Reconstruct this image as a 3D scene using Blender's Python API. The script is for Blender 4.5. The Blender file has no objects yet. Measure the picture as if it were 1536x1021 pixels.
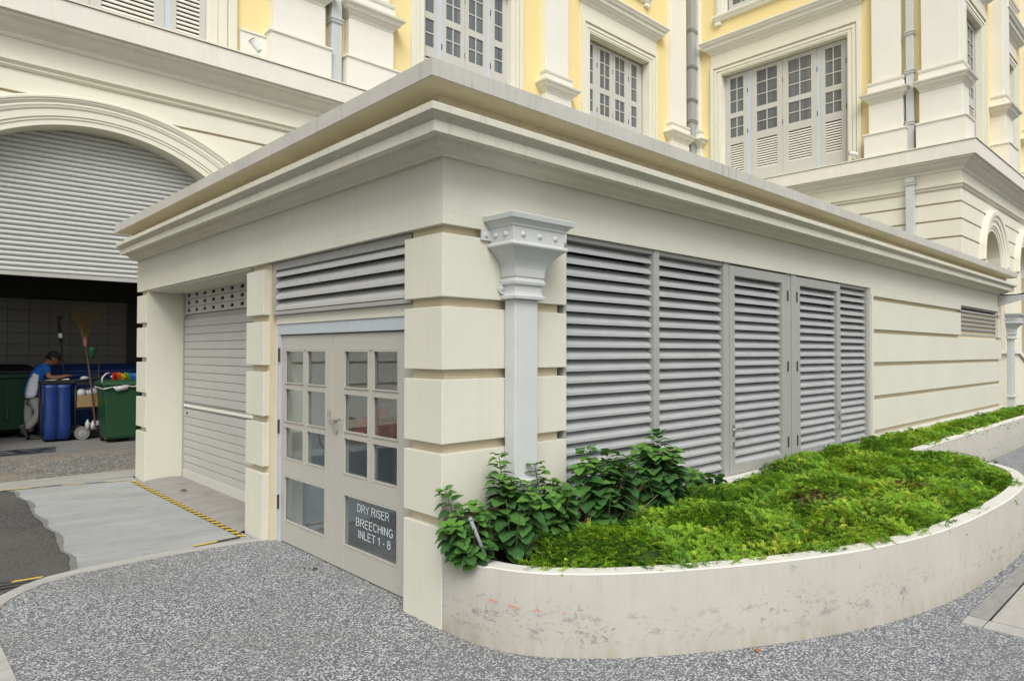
import bpy, bmesh, math, random
import numpy as np
from mathutils import Vector, Matrix
random.seed(7); rng = np.random.default_rng(7)
S = bpy.context.scene
COL = S.collection
R = math.radians

# ------------------------------------------------------------------ camera
cam_d = bpy.data.cameras.new('camera'); cam = bpy.data.objects.new('camera', cam_d); COL.objects.link(cam)
S.camera = cam
cam_d.sensor_width = 36; cam_d.lens = 23.74; cam_d.clip_start = .05; cam_d.clip_end = 400
yaw, pitch, roll = 0.81826, 0.01684, 0.00166
fw = Vector((math.cos(pitch)*math.cos(yaw), math.cos(pitch)*math.sin(yaw), math.sin(pitch)))
rt = Vector((math.sin(yaw), -math.cos(yaw), 0)); up = rt.cross(fw)
r2 = rt*math.cos(roll)+up*math.sin(roll); u2 = -rt*math.sin(roll)+up*math.cos(roll)
M = Matrix((r2, u2, -fw)).transposed().to_4x4()
M.translation = Vector((-2.4495, -3.2253, 1.65))
cam.matrix_world = M

# ------------------------------------------------------------------ light
SUN_EL, SUN_AZ = 47, 233       # azimuth: direction the light comes from, measured ccw from +X
W = bpy.data.worlds.new('World'); S.world = W; W.use_nodes = True
nt = W.node_tree; nt.nodes.clear()
sky = nt.nodes.new('ShaderNodeTexSky'); sky.sky_type = 'NISHITA'; sky.sun_disc = False
sky.sun_elevation = R(SUN_EL); sky.sun_rotation = R(90-SUN_AZ); sky.dust_density = 3.0; sky.air_density = 1.0
hs = nt.nodes.new('ShaderNodeHueSaturation'); hs.inputs['Saturation'].default_value = .24   # thin white cloud
bg = nt.nodes.new('ShaderNodeBackground'); bg.inputs['Strength'].default_value = .135
wo = nt.nodes.new('ShaderNodeOutputWorld')
nt.links.new(sky.outputs[0], hs.inputs['Color']); nt.links.new(hs.outputs[0], bg.inputs[0]); nt.links.new(bg.outputs[0], wo.inputs[0])
sun_d = bpy.data.lights.new('sun', 'SUN'); sun_d.energy = 1.5; sun_d.angle = R(32); sun_d.color = (1, .98, .925)
sun = bpy.data.objects.new('sun', sun_d); COL.objects.link(sun)
sd = Vector((math.cos(R(SUN_EL))*math.cos(R(SUN_AZ)), math.cos(R(SUN_EL))*math.sin(R(SUN_AZ)), math.sin(R(SUN_EL))))
sun.rotation_euler = sd.to_track_quat('Z', 'Y').to_euler(); sun.location = (0, -20, 30)
S.view_settings.view_transform = 'Standard'; S.view_settings.look = 'None'
S.view_settings.exposure = 0.44; S.view_settings.gamma = 1
S.view_settings.use_curve_mapping = False
S.render.engine = 'CYCLES'
S.render.resolution_x = 1024; S.render.resolution_y = 680

# ------------------------------------------------------------------ materials
def s2l(*c):
    return tuple(((v/255)/12.92 if v/255 <= .04045 else ((v/255+.055)/1.055)**2.4) for v in c)
class NT:
    def __init__(s, name):
        s.m = bpy.data.materials.new(name); s.m.use_nodes = True
        s.t = s.m.node_tree; s.p = s.t.nodes['Principled BSDF']; s.o = s.t.nodes['Material Output']
        g = s.n('ShaderNodeNewGeometry'); s.pos = g.outputs['Position']; s.geo = g
    def n(s, t, **k):
        x = s.t.nodes.new(t)
        for a, b in k.items(): setattr(x, a, b)
        return x
    def l(s, a, b): s.t.links.new(a, b)
    def map(s, scale, vec=None):
        mp = s.n('ShaderNodeMapping'); mp.inputs['Scale'].default_value = scale
        s.l(vec or s.pos, mp.inputs['Vector']); return mp.outputs[0]
    def noise(s, scale, detail=4, vec=None, rough=.6):
        x = s.n('ShaderNodeTexNoise'); x.inputs['Scale'].default_value = scale; x.inputs['Detail'].default_value = detail
        x.inputs['Roughness'].default_value = rough
        s.l(vec or s.pos, x.inputs['Vector']); return x.outputs['Fac']
    def ramp(s, fac, stops):
        x = s.n('ShaderNodeValToRGB'); e = x.color_ramp.elements
        while len(e) > 1: e.remove(e[0])
        e[0].position = stops[0][0]; e[0].color = (*stops[0][1], 1) if len(stops[0][1]) == 3 else stops[0][1]
        for p, c in stops[1:]:
            q = e.new(p); q.color = (*c, 1)
        s.l(fac, x.inputs[0]); return x.outputs[0]
    def mask(s, fac, a, b):
        x = s.n('ShaderNodeMapRange', clamp=True); x.inputs[1].default_value = a; x.inputs[2].default_value = b
        s.l(fac, x.inputs[0]); return x.outputs[0]
    def mix(s, fac, a, b, mode='MIX'):
        x = s.n('ShaderNodeMix', data_type='RGBA', blend_type=mode)
        for i, v in ((0, fac), (6, a), (7, b)):
            if isinstance(v, (int, float)): x.inputs[i].default_value = v
            elif isinstance(v, tuple): x.inputs[i].default_value = (*v, 1)
            else: s.l(v, x.inputs[i])
        return x.outputs[2]
    def math(s, op, a, b=None):
        x = s.n('ShaderNodeMath', operation=op)
        for i, v in ((0, a), (1, b)):
            if v is None: continue
            if isinstance(v, (int, float)): x.inputs[i].default_value = v
            else: s.l(v, x.inputs[i])
        return x.outputs[0]
    def sep(s):
        x = s.n('ShaderNodeSeparateXYZ'); s.l(s.pos, x.inputs[0]); return x.outputs
    def bump(s, h, strength=.2, dist=.01):
        b = s.n('ShaderNodeBump'); b.inputs['Strength'].default_value = strength; b.inputs['Distance'].default_value = dist
        s.l(h, b.inputs['Height']); s.l(b.outputs[0], s.p.inputs['Normal'])
    def done(s, col, rough=.7, spec=.3, metal=0):
        if isinstance(col, tuple): s.p.inputs['Base Color'].default_value = (*col, 1)
        else: s.l(col, s.p.inputs['Base Color'])
        if isinstance(rough, (int, float)): s.p.inputs['Roughness'].default_value = rough
        else: s.l(rough, s.p.inputs['Roughness'])
        s.p.inputs['Specular IOR Level'].default_value = spec; s.p.inputs['Metallic'].default_value = metal
        return s.m
def dark(c, k): return tuple(v*k for v in c)
def paint(name, c, var=.10, scale=2.5, bump=.15, bscale=120, rough=.65, spec=.3, streak=0., dirt=(.20, .18, .14), metal=0, speck=0.):
    t = NT(name)
    col = t.mix(t.mask(t.noise(scale, 5), .3, .75), c, dark(c, 1-var))
    col = t.mix(t.mask(t.noise(scale*9, 3), .5, .8), col, dark(c, 1-var*.8))
    if streak:
        f = t.mask(t.noise(1, 5, t.map((22, 22, .9)), .7), .52, .82)
        f2 = t.mask(t.noise(1.7, 3), .38, .65)
        col = t.mix(t.math('MULTIPLY', t.math('MULTIPLY', f, f2), streak), col, dirt)
    if speck:
        f = t.mask(t.noise(38, 2), .70, .76)
        col = t.mix(t.math('MULTIPLY', f, speck), col, dirt)
    t.bump(t.noise(bscale, 3), bump, .003)
    return t.done(col, rough, spec, metal)
CREAM = s2l(208, 203, 184)
M_cream = paint('cream_render', (.60, .588, .495), .08, 1.3, .25, 90, .8, .2, .28, (.30, .27, .20), speck=.35)
M_creamy = paint('cream_joint', (.58, .51, .36), .10, 4, .2, 90, .85, .15, .3, (.28, .23, .14))
M_soffit = paint('soffit_render', (.76, .69, .51), .16, 1.2, .2, 60, .9, .1, .4, (.26, .20, .11))
M_cornice = paint('cornice_render', (.66, .64, .53), .10, 2.2, .3, 80, .85, .15, .6, (.17, .16, .14))
M_fascia = paint('weathered_fascia', (.53, .52, .46), .16, 3.0, .35, 70, .9, .1, .85, (.20, .19, .18))
M_roof = paint('roof_screed', (.42, .41, .38), .3, 1.5, .4, 40, .9, .1)
M_bcream = paint('main_cream_render', (.70, .68, .56), .05, 1.5, .15, 90, .8, .2, .15, (.40, .36, .27))
M_bwhite = paint('pilaster_white', (.735, .715, .63), .05, 2, .15, 90, .75, .2, .18, (.42, .40, .33))
M_ledge = paint('ledge_render', (.72, .695, .61), .08, 3, .2, 70, .8, .2, .35, (.33, .32, .28))
M_groove = paint('groove_render', (.52, .45, .32), .1, 4, .2, 90, .85, .1)
M_yellow = paint('yellow_render', (.79, .65, .32), .06, 1.6, .2, 80, .8, .2, .12, (.55, .42, .2))
M_greyalu = paint('grey_louvre_paint', (.455, .455, .44), .12, 3, .08, 60, .36, .5, .25, (.22, .21, .18))
M_frame = paint('grey_frame_paint', (.33, .33, .31), .08, 4, .06, 60, .45, .4, .2, (.2, .19, .17))
M_door = paint('greige_door_paint', (.415, .40, .355), .05, 2.5, .06, 80, .5, .35, .15, (.26, .24, .2), speck=.3)
M_blue = paint('pale_blue_paint', (.44, .48, .505), .09, 12, .15, 60, .6, .3, .5, (.24, .25, .25), speck=.8)
M_pipe = paint('pale_grey_pipe_paint', (.53, .545, .535), .08, 5, .2, 60, .48, .35, .2, (.30, .31, .3))
M_shutter = paint('roller_shutter_grey', (.44, .435, .41), .08, 2, .06, 40, .5, .4, .3, (.3, .28, .24))
M_bigshutter = paint('corrugated_shutter', (.49, .50, .475), .07, 2, .05, 40, .45, .4, .2, (.35, .34, .3))
M_winframe = paint('window_frame_grey', (.52, .51, .46), .05, 4, .05, 60, .5, .3)
M_winpale = paint('window_frame_pale_blue', (.50, .55, .60), .05, 4, .05, 60, .5, .3)
M_winslat = paint('window_slat_cream', (.72, .70, .62), .05, 4, .05, 60, .6, .3)
M_steel = NT('brushed_steel').done((.55, .54, .52), .28, .5, .9)
M_dark = NT('shade_black').done((.02, .021, .024), .9, .1)  # near-black colour stands in for the shade behind slats, holes and windows
M_hinge = NT('dark_hinge_metal').done((.06, .06, .065), .5, .4, .5)
M_black = NT('black_plastic').done((.012, .012, .013), .5, .4)
M_flash = NT('dark_flashing').done((.10, .10, .09), .6, .3)
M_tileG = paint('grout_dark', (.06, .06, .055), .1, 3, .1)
M_tile = paint('wall_tile', (.19, .185, .17), .1, 1, .02, 30, .25, .5)
M_ftile = paint('floor_tile', (.20, .195, .18), .2, 2.5, .1, 60, .6, .3)
M_room = paint('pale_room_paint', (.36, .42, .46), .06, 2, .05)
M_lettering = NT('lettering_film').done((.46, .51, .52), .5, .3)
M_orange = NT('orange_scrape').done((.75, .16, .05), .7, .2)
M_yel = paint('hazard_yellow', (.72, .50, .05), .25, 14, .1, 60, .6, .3, speck=.5)
M_blk = paint('hazard_black', (.03, .028, .024), .3, 14, .1, 60, .6, .3)
M_white = NT('white_plastic').done((.75, .75, .74), .4, .4)
M_lightbody = NT('floodlight_body').done((.66, .66, .66), .35, .5)

def glass_mat(name, tint, refl, rough=.02):
    t = NT(name); t.t.nodes.remove(t.p)
    tr = t.n('ShaderNodeBsdfTransparent'); tr.inputs[0].default_value = (*tint, 1)
    gl = t.n('ShaderNodeBsdfGlossy'); gl.inputs['Roughness'].default_value = rough; gl.inputs[0].default_value = (.95, .97, 1, 1)
    fr = t.n('ShaderNodeFresnel'); t.l(t.math('SUBTRACT', 1.5, t.math('MULTIPLY', t.geo.outputs['Backfacing'], .8333)), fr.inputs[0])
    f = t.math('MULTIPLY', fr.outputs[0], refl)
    mx = t.n('ShaderNodeMixShader'); t.l(f, mx.inputs[0]); t.l(tr.outputs[0], mx.inputs[1]); t.l(gl.outputs[0], mx.inputs[2])
    t.l(mx.outputs[0], t.o.inputs[0]); return t.m
M_glass = glass_mat('door_glass', (.93, .96, .975), 1.35)
t = NT('reflection_curtain_glass')
w = t.noise(1, 3, t.map((9, 9, .35)))
M_pane = t.done(t.mix(t.mask(w, .3, .7), (.085, .095, .105), (.16, .17, .175)), .12, .5)  # grey base colour carries a painted reflection together with curtain folds

def concrete(name, c, stain, k=.6, sc=2.2):
    t = NT(name)
    col = t.mix(t.mask(t.noise(sc, 6, t.map((1, 2.4, 1))), .35, .72), c, dark(c, .78))
    col = t.mix(t.math('MULTIPLY', t.mask(t.noise(5.5, 6, t.map((1, 2.5, 1)), .75), .55, .72), k), col, stain)
    col = t.mix(t.mask(t.noise(60, 2), .68, .75), col, dark(c, .55))
    t.bump(t.noise(45, 5), .35, .004)
    return t.done(col, .85, .2)
# exposed aggregate paving
t = NT('exposed_aggregate')
v1 = t.n('ShaderNodeTexVoronoi'); v1.inputs['Scale'].default_value = 108; t.l(t.pos, v1.inputs['Vector'])
v2 = t.n('ShaderNodeTexVoronoi'); v2.inputs['Scale'].default_value = 170; t.l(t.pos, v2.inputs['Vector'])
sx = t.n('ShaderNodeSeparateColor'); t.l(v1.outputs['Color'], sx.inputs[0])
sx2 = t.n('ShaderNodeSeparateColor'); t.l(v2.outputs['Color'], sx2.inputs[0])
c1 = t.ramp(sx.outputs[0], [(0, (.045, .052, .063)), (.36, (.085, .096, .115)), (.52, (.17, .18, .20)), (.65, (.36, .37, .385)), (.78, (.64, .65, .65)), (1, (.76, .76, .75))])
c2 = t.ramp(sx2.outputs[0], [(0, (.05, .055, .065)), (.5, (.17, .175, .19)), (1, (.60, .60, .60))])
cc = t.mix(.35, c1, c2)
cc = t.mix(t.mask(v1.outputs['Distance'], .5, .8), cc, (.10, .105, .115))
cc = t.mix(t.math('MULTIPLY', t.mask(t.noise(1.1, 5), .40, .72), .5), cc, (.185, .18, .17))
t.bump(t.math('SUBTRACT', 1, v1.outputs['Distance']), .5, .004)
M_agg = t.done(cc, .75, .25)
# asphalt
t = NT('asphalt')
v1 = t.n('ShaderNodeTexVoronoi'); v1.inputs['Scale'].default_value = 120; t.l(t.pos, v1.inputs['Vector'])
sx = t.n('ShaderNodeSeparateColor'); t.l(v1.outputs['Color'], sx.inputs[0])
cc = t.ramp(sx.outputs[0], [(0, (.038, .037, .035)), (.6, (.065, .064, .061)), (.9, (.12, .118, .11)), (1, (.22, .21, .20))])
cc = t.mix(t.mask(t.noise(.9, 5), .42, .7), cc, (.105, .102, .095), 'MIX')
t.bump(t.noise(150, 3), .6, .006)
M_asph = t.done(cc, .9, .2)
M_asph2 = concrete('slurry_rim', (.20, .20, .19), (.10, .10, .095), .8, 9)
t = NT('worn_driveway')
v1 = t.n('ShaderNodeTexVoronoi'); v1.inputs['Scale'].default_value = 60; t.l(t.pos, v1.inputs['Vector'])
sx = t.n('ShaderNodeSeparateColor'); t.l(v1.outputs['Color'], sx.inputs[0])
cc = t.ramp(sx.outputs[0], [(0, (.09, .088, .08)), (.6, (.16, .155, .145)), (.9, (.27, .26, .24)), (1, (.4, .39, .36))])
cc = t.mix(t.math('MULTIPLY', t.mask(t.noise(1.1, 3), .48, .7), .6), cc, (.28, .22, .15))
cc = t.mix(t.math('MULTIPLY', t.mask(t.noise(2.4, 3, t.map((1, 3, 1))), .55, .75), .7), cc, (.07, .068, .06))
t.bump(t.noise(90, 3), .6, .008)
M_drive = t.done(cc, .9, .2)
M_pad = concrete('pad_concrete', (.35, .36, .355), (.17, .175, .17), .75, 1.2)
M_ramp = concrete('ramp_concrete', (.30, .29, .27), (.10, .095, .08), .75)
M_kerb = concrete('kerb_concrete', (.42, .41, .385), (.22, .21, .18), .3)
M_strip = concrete('strip_concrete', (.34, .335, .31), (.18, .17, .15), .5)
M_granite = concrete('granite_sett', (.30, .29, .275), (.15, .14, .12), .5, 6)
M_slab = concrete('paving_slab', (.44, .42, .375), (.26, .24, .2), .3)
# planter wall with scuffs
t = NT('planter_render')
z = t.sep()[2]
col = t.mix(t.mask(t.noise(1.5, 4), .3, .75), (.40, .385, .34), (.345, .33, .29))
band = t.math('MULTIPLY', t.mask(z, .06, .14), t.math('SUBTRACT', 1, t.mask(z, .20, .27)))
sc = t.mask(t.noise(1, 5, t.map((9, 9, 16)), .7), .54, .68)
big = t.mask(t.noise(1.6, 2), .34, .5)
col = t.mix(t.math('MULTIPLY', t.math('MULTIPLY', band, sc), t.math('MULTIPLY', big, .8)), col, (.15, .14, .125))
w4 = t.n('ShaderNodeTexNoise'); w4.inputs['Scale'].default_value = 1; w4.inputs['Detail'].default_value = 5; w4.inputs['Distortion'].default_value = 1.6; t.l(t.map((24, 24, 38)), w4.inputs['Vector'])
bd2 = t.math('MULTIPLY', t.mask(z, .03, .12), t.math('SUBTRACT', 1, t.mask(z, .22, .34)))
col = t.mix(t.math('MULTIPLY', t.math('MULTIPLY', t.mask(w4.outputs['Fac'], .59, .66), bd2), t.math('MULTIPLY', t.mask(t.noise(3.1, 2), .42, .58), .75)), col, (.12, .115, .105))
rn = t.math('MULTIPLY', t.mask(t.noise(1, 5, t.map((30, 30, 1.0)), .65), .50, .70), t.mask(z, .12, .44))
col = t.mix(t.math('MULTIPLY', rn, .18), col, (.22, .205, .17))
low = t.math('SUBTRACT', 1, t.mask(z, .0, .13))
st = t.mask(t.noise(1, 5, t.map((14, 14, 3)), .65), .42, .62)
col = t.mix(t.math('MULTIPLY', t.math('MULTIPLY', low, st), .55), col, (.30, .26, .18))
col = t.mix(t.math('MULTIPLY', t.mask(t.noise(1, 4, t.map((26, 26, 7)), .7), .66, .72), .6), col, (.22, .21, .19))
t.bump(t.noise(70, 4), .3, .003)
M_planter = t.done(col, .85, .15)
M_coping = paint('planter_top_render', (.66, .64, .57), .12, 7, .3, 60, .85, .15, speck=.7, dirt=(.3, .27, .22))
M_soil = paint('dark_soil', (.045, .03, .018), .5, 12, .8, 60, .95, .05)
def attr_mat(name, rough, trans, spec=.25):
    t = NT(name); a = t.n('ShaderNodeAttribute', attribute_name='col')
    c = t.mix(t.mask(t.noise(40, 2), .3, .7), a.outputs['Color'], (0, 0, 0), 'MIX'); 
    t.t.nodes.remove(c.node)
    m = t.done(a.outputs['Color'], rough, spec)
    tb = t.n('ShaderNodeBsdfTranslucent'); t.l(a.outputs['Color'], tb.inputs[0])
    mx = t.n('ShaderNodeMixShader'); mx.inputs[0].default_value = trans
    t.l(t.p.outputs[0], mx.inputs[1]); t.l(tb.outputs[0], mx.inputs[2]); t.l(mx.outputs[0], t.o.inputs[0])
    return m
M_cover = attr_mat('groundcover_leaf', .6, .3)
def leafmat(name, c, c2):
    t = NT(name)
    col = t.mix(t.mask(t.noise(30, 3), .35, .7), c, c2)
    m = t.done(col, .62, .25)
    t.bump(t.noise(160, 2), .4, .002)
    tb = t.n('ShaderNodeBsdfTranslucent'); t.l(col, tb.inputs[0])
    mx = t.n('ShaderNodeMixShader'); mx.inputs[0].default_value = .22
    t.l(t.p.outputs[0], mx.inputs[1]); t.l(tb.outputs[0], mx.inputs[2]); t.l(mx.outputs[0], t.o.inputs[0])
    return m
M_leaf = [leafmat('shrub_leaf_mid', (.06, .16, .032), (.09, .21, .045)), leafmat('shrub_leaf_deep', (.04, .115, .032), (.058, .145, .04)),
          leafmat('shrub_leaf_fresh', (.10, .24, .035), (.13, .28, .05))]
M_stem = NT('green_stem').done((.10, .13, .05), .6, .3)
M_bark = NT('brown_stem').done((.09, .06, .035), .8, .2)
M_pvc = NT('grey_stake').done((.27, .29, .30), .5, .3)

# ------------------------------------------------------------------ mesh helpers
WL = {}
def FYf(y0): return lambda u, d, z: (u, y0-d, z)
def FXf(x0): return lambda u, d, z: (x0-d, u, z)
class MB:
    def __init__(s): s.v = []; s.f = []; s.m = []; s.cm = 0
    def add(s, vs, fs):
        o = len(s.v); s.v += [tuple(v) for v in vs]; s.f += [tuple(i+o for i in f) for f in fs]; s.m += [s.cm]*len(fs); return s
    def box(s, x0, x1, y0, y1, z0, z1):
        return s.add([(x0, y0, z0), (x1, y0, z0), (x1, y1, z0), (x0, y1, z0), (x0, y0, z1), (x1, y0, z1), (x1, y1, z1), (x0, y1, z1)],
                     [(0, 3, 2, 1), (4, 5, 6, 7), (0, 1, 5, 4), (1, 2, 6, 5), (2, 3, 7, 6), (3, 0, 4, 7)])
    def bf(s, F, u0, u1, d0, d1, z0, z1):
        a = F(u0, d0, z0); b = F(u1, d1, z1)
        return s.box(min(a[0], b[0]), max(a[0], b[0]), min(a[1], b[1]), max(a[1], b[1]), z0, z1)
    def loft(s, levels):            # levels of (z, x0, x1, y0, y1)
        vs = []
        for z, x0, x1, y0, y1 in levels: vs += [(x0, y0, z), (x1, y0, z), (x1, y1, z), (x0, y1, z)]
        fs = [(0, 3, 2, 1)]; n = len(levels)
        for i in range(n-1):
            for k in range(4):
                a = i*4+k; b = i*4+(k+1) % 4; fs.append((a, b, b+4, a+4))
        o = (n-1)*4; fs.append((o, o+1, o+2, o+3)); return s.add(vs, fs)
    def lf(s, F, u0, u1, dback, d0, levels):   # mouldings round a pilaster: levels (z, projection)
        L = []
        for z, p in levels:
            a = F(u0-p, dback, z); b = F(u1+p, d0+p, z)
            L.append((z, min(a[0], b[0]), max(a[0], b[0]), min(a[1], b[1]), max(a[1], b[1])))
        return s.loft(L)
    def prism(s, pts, lo, hi):      # pts ring of 3d points, extruded from offset lo to hi
        n = len(pts); lo = Vector(lo); hi = Vector(hi)
        vs = [Vector(p)+lo for p in pts]+[Vector(p)+hi for p in pts]
        fs = [tuple(range(n))[::-1], tuple(range(n, 2*n))]+[(i, (i+1) % n, n+(i+1) % n, n+i) for i in range(n)]
        return s.add(vs, fs)
    def tube(s, path, r, n=8, cap=True):
        rs = r if isinstance(r, (list, tuple)) else [r]*len(path)
        P = [Vector(p) for p in path]; vs = []
        for i, p in enumerate(P):
            d = (P[min(i+1, len(P)-1)]-P[max(i-1, 0)]).normalized()
            a = d.orthogonal().normalized() if i == 0 else (a-d*a.dot(d)).normalized()
            b = d.cross(a)
            for k in range(n):
                t = 2*math.pi*k/n; vs.append(p+(a*math.cos(t)+b*math.sin(t))*rs[i])
        fs = []
        for i in range(len(P)-1):
            for k in range(n): fs.append((i*n+k, i*n+(k+1) % n, (i+1)*n+(k+1) % n, (i+1)*n+k))
        if cap: fs += [tuple(range(n))[::-1], tuple(range((len(P)-1)*n, len(P)*n))]
        return s.add(vs, fs)
    def lathe(s, c, axis, prof, n=16):   # prof (along, radius)
        c = Vector(c); axis = Vector(axis).normalized(); a = axis.orthogonal().normalized(); b = axis.cross(a); vs = []
        for h, r in prof:
            for k in range(n):
                t = 2*math.pi*k/n; vs.append(c+axis*h+(a*math.cos(t)+b*math.sin(t))*max(r, 1e-4))
        fs = [tuple(range(n))[::-1], tuple(range((len(prof)-1)*n, len(prof)*n))]
        for i in range(len(prof)-1):
            for k in range(n): fs.append((i*n+k, i*n+(k+1) % n, (i+1)*n+(k+1) % n, (i+1)*n+k))
        return s.add(vs, fs)
def mesh_of(name, mb, mats, recalc=True, smooth=False):
    mats = mats if isinstance(mats, (list, tuple)) else [mats]
    me = bpy.data.meshes.new(name); me.from_pydata([tuple(v) for v in mb.v], [], mb.f)
    for m in mats: me.materials.append(m)
    if len(mats) > 1: me.polygons.foreach_set('material_index', mb.m)
    if recalc:
        b = bmesh.new(); b.from_mesh(me); bmesh.ops.recalc_face_normals(b, faces=b.faces); b.to_mesh(b and me); b.free()
    if smooth: me.polygons.foreach_set('use_smooth', [True]*len(me.polygons))
    return me
def props(o, label=None, cat=None, group=None, kind=None):
    if label: o['label'] = label
    if cat: o['category'] = cat
    if group: o['group'] = group
    if kind: o['kind'] = kind
    return o
def mk(name, mb, mats, parent=None, smooth=False, bevel=0, recalc=True, **k):
    v = mb.v; lo = [min(p[i] for p in v) for i in range(3)]; hi = [max(p[i] for p in v) for i in range(3)]
    c = Vector(((lo[0]+hi[0])/2, (lo[1]+hi[1])/2, lo[2]))
    mb.v = [(p[0]-c.x, p[1]-c.y, p[2]-c.z) for p in v]
    me = mesh_of(name, mb, mats, recalc, smooth)
    o = bpy.data.objects.new(name, me); COL.objects.link(o); WL[o.name] = c
    if parent: o.parent = parent; o.location = c-WL[parent.name]
    else: o.location = c
    if bevel:
        m = o.modifiers.new('bevel', 'BEVEL'); m.width = bevel; m.segments = 2; m.limit_method = 'ANGLE'
    return props(o, **k)
def thing(name, label, cat, loc, group=None):
    o = bpy.data.objects.new(name, None); COL.objects.link(o); o.location = loc; WL[o.name] = Vector(loc)
    o.empty_display_size = .1
    return props(o, label, cat, group)
def cp(o, off, parent=None):
    c = o.copy(); COL.objects.link(c); WL[c.name] = WL[o.name]+Vector(off)
    if parent: c.parent = parent
    c.location = WL[c.name]-(WL[c.parent.name] if c.parent else Vector((0, 0, 0)))
    return c
def cptree(o, off, parent=None):
    c = cp(o, off, parent)
    for ch in list(o.children): cptree(ch, off, c)
    return c
def row(o, step, n):
    for k in range(1, n): cp(o, Vector(step)*k)

def gz(x, y):    # the yard rises gently towards the garage
    t = min(1, max(0, (y-6)/3)); return .12*t*t*(3-2*t)
# ------------------------------------------------------------------ ground
def sheet(name, poly, dz, mat, ysub=False, **k):
    b = bmesh.new(); vs = [b.verts.new((x, y, 0)) for x, y in poly]; b.faces.new(vs)
    if ysub:
        for yy in np.arange(6, 9.3, .3):
            bmesh.ops.bisect_plane(b, geom=b.verts[:]+b.edges[:]+b.faces[:], plane_co=(0, yy, 0), plane_no=(0, 1, 0))
    for v in b.verts: v.co.z = gz(v.co.x, v.co.y)+dz
    bmesh.ops.triangulate(b, faces=b.faces)
    me = bpy.data.meshes.new(name); b.to_mesh(me); b.free(); me.materials.append(mat)
    if me.polygons[0].normal.z < 0: me.flip_normals()
    o = bpy.data.objects.new(name, me); COL.objects.link(o); WL[o.name] = Vector((0, 0, 0))
    k.setdefault('kind', 'structure'); return props(o, **k)
sheet('ground', [(-90, -90), (90, -90), (90, 90), (-90, 90)], -.012, M_asph, True)
asph_edge = [(-1.39, 2.65), (-1.36, 2.95), (-1.31, 3.15), (-1.34, 3.42), (-1.315, 3.69), (-1.27, 4.1), (-1.30, 4.4), (-1.282, 4.65), (-1.30, 5.0), (-1.285, 5.28), (-1.25, 5.8), (-1.295, 6.2), (-1.29, 6.45), (-1.36, 6.7)]
_r = random.Random(4); _e = []
for (x0, y0), (x1, y1) in zip(asph_edge[:-1], asph_edge[1:]):
    m_ = max(2, int((y1-y0)/.035))
    for k in range(m_): _e.append((x0+(x1-x0)*k/m_+_r.uniform(-.006, .007), y0+(y1-y0)*k/m_))
asph_edge = _e+[asph_edge[-1]]
sheet('asphalt_road', [(-9, 2.65)]+asph_edge+[(-1.36, 6.9), (-9, 6.9)], -.004, M_asph, True)
sheet('concrete_pad', asph_edge+[(-.02, 6.62), (-.02, 2.6)], .0, M_pad, True)
sheet('slurry_edge', asph_edge+[(x+.035+.014*math.sin(y*7)+_r.uniform(-.006, .006), y) for x, y in asph_edge[::-1]], .003, M_asph2, True)
sheet('concrete_strip', [(-9, 6.62), (-.02, 6.62), (.6, 6.62), (.6, 7.06), (-1.5, 7.12), (-9, 7.12)], .004, M_strip, True)
sheet('driveway', [(-9, 7.04), (8, 7.04), (8, 8.80), (-9, 8.80)], -.003, M_drive, True)
kin = [(-1.93, -9), (-1.93, 1.0), (-1.935, 1.5), (-1.915, 1.9), (-1.86, 2.217), (-1.80, 2.33), (-1.70, 2.44), (-1.558, 2.56), (-1.342, 2.635), (-1.094, 2.655), (-.757, 2.658), (-.397, 2.645), (-.097, 2.60), (.0, 2.57)]
kout = [(-2.05, -9), (-2.05, 1.0), (-2.05, 1.6), (-2.03, 2.1), (-1.93, 2.33), (-1.84, 2.45), (-1.70, 2.60), (-1.54, 2.70), (-1.322, 2.75), (-1.07, 2.76), (-.72, 2.765), (-.36, 2.74), (-.055, 2.66), (.0, 2.64)]
sheet('aggregate_pavement', kin+[(.2, 2.57), (.2, .3), (.3, -.4), (18, -.4), (18, -2.07), (2.38, -2.07), (2.38, -9)], .004, M_agg)
mb = MB()
for i in range(len(kin)-1):
    a, b, c, d = kin[i], kin[i+1], kout[i+1], kout[i]
    mb.add([(a[0], a[1], -.1), (b[0], b[1], -.1), (c[0], c[1], -.1), (d[0], d[1], -.1), (a[0], a[1], .010), (b[0], b[1], .010), (c[0], c[1], .010), (d[0], d[1], .010)],
           [(4, 5, 6, 7), (0, 1, 5, 4), (2, 3, 7, 6)])
mk('kerb', mb, M_kerb, kind='structure')
# right-hand footway: granite border and slabs
fp = sheet('footway', [(2.38, -2.07), (18, -2.07), (18, -9), (2.38, -9)], .002, M_black)
sett = mk('paving_stone', MB().box(2.545, 2.835, -2.178, -2.074, 0, .012), M_granite, fp, bevel=.003)
for k in range(1, 40):
    c = cp(sett, (k*.297, 0, random.uniform(-.0015, .0015)))
for i, (a, b) in enumerate([(-2.178, -2.074), (-2.60, -2.184), (-3.02, -2.606), (-3.44, -3.026)]):
    mk('paving_stone', MB().box(2.384, 2.53, a, b, 0, .012), M_kerb, fp, bevel=.003)
slab = mk('paving_slab', MB().box(2.55, 3.20, -2.80, -2.192, 0, .012), M_slab, fp, bevel=.004)
for j in range(3):
    for i in range(13):
        if i or j: cp(slab, (i*.662, -j*.62, random.uniform(-.002, .002)))
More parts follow.
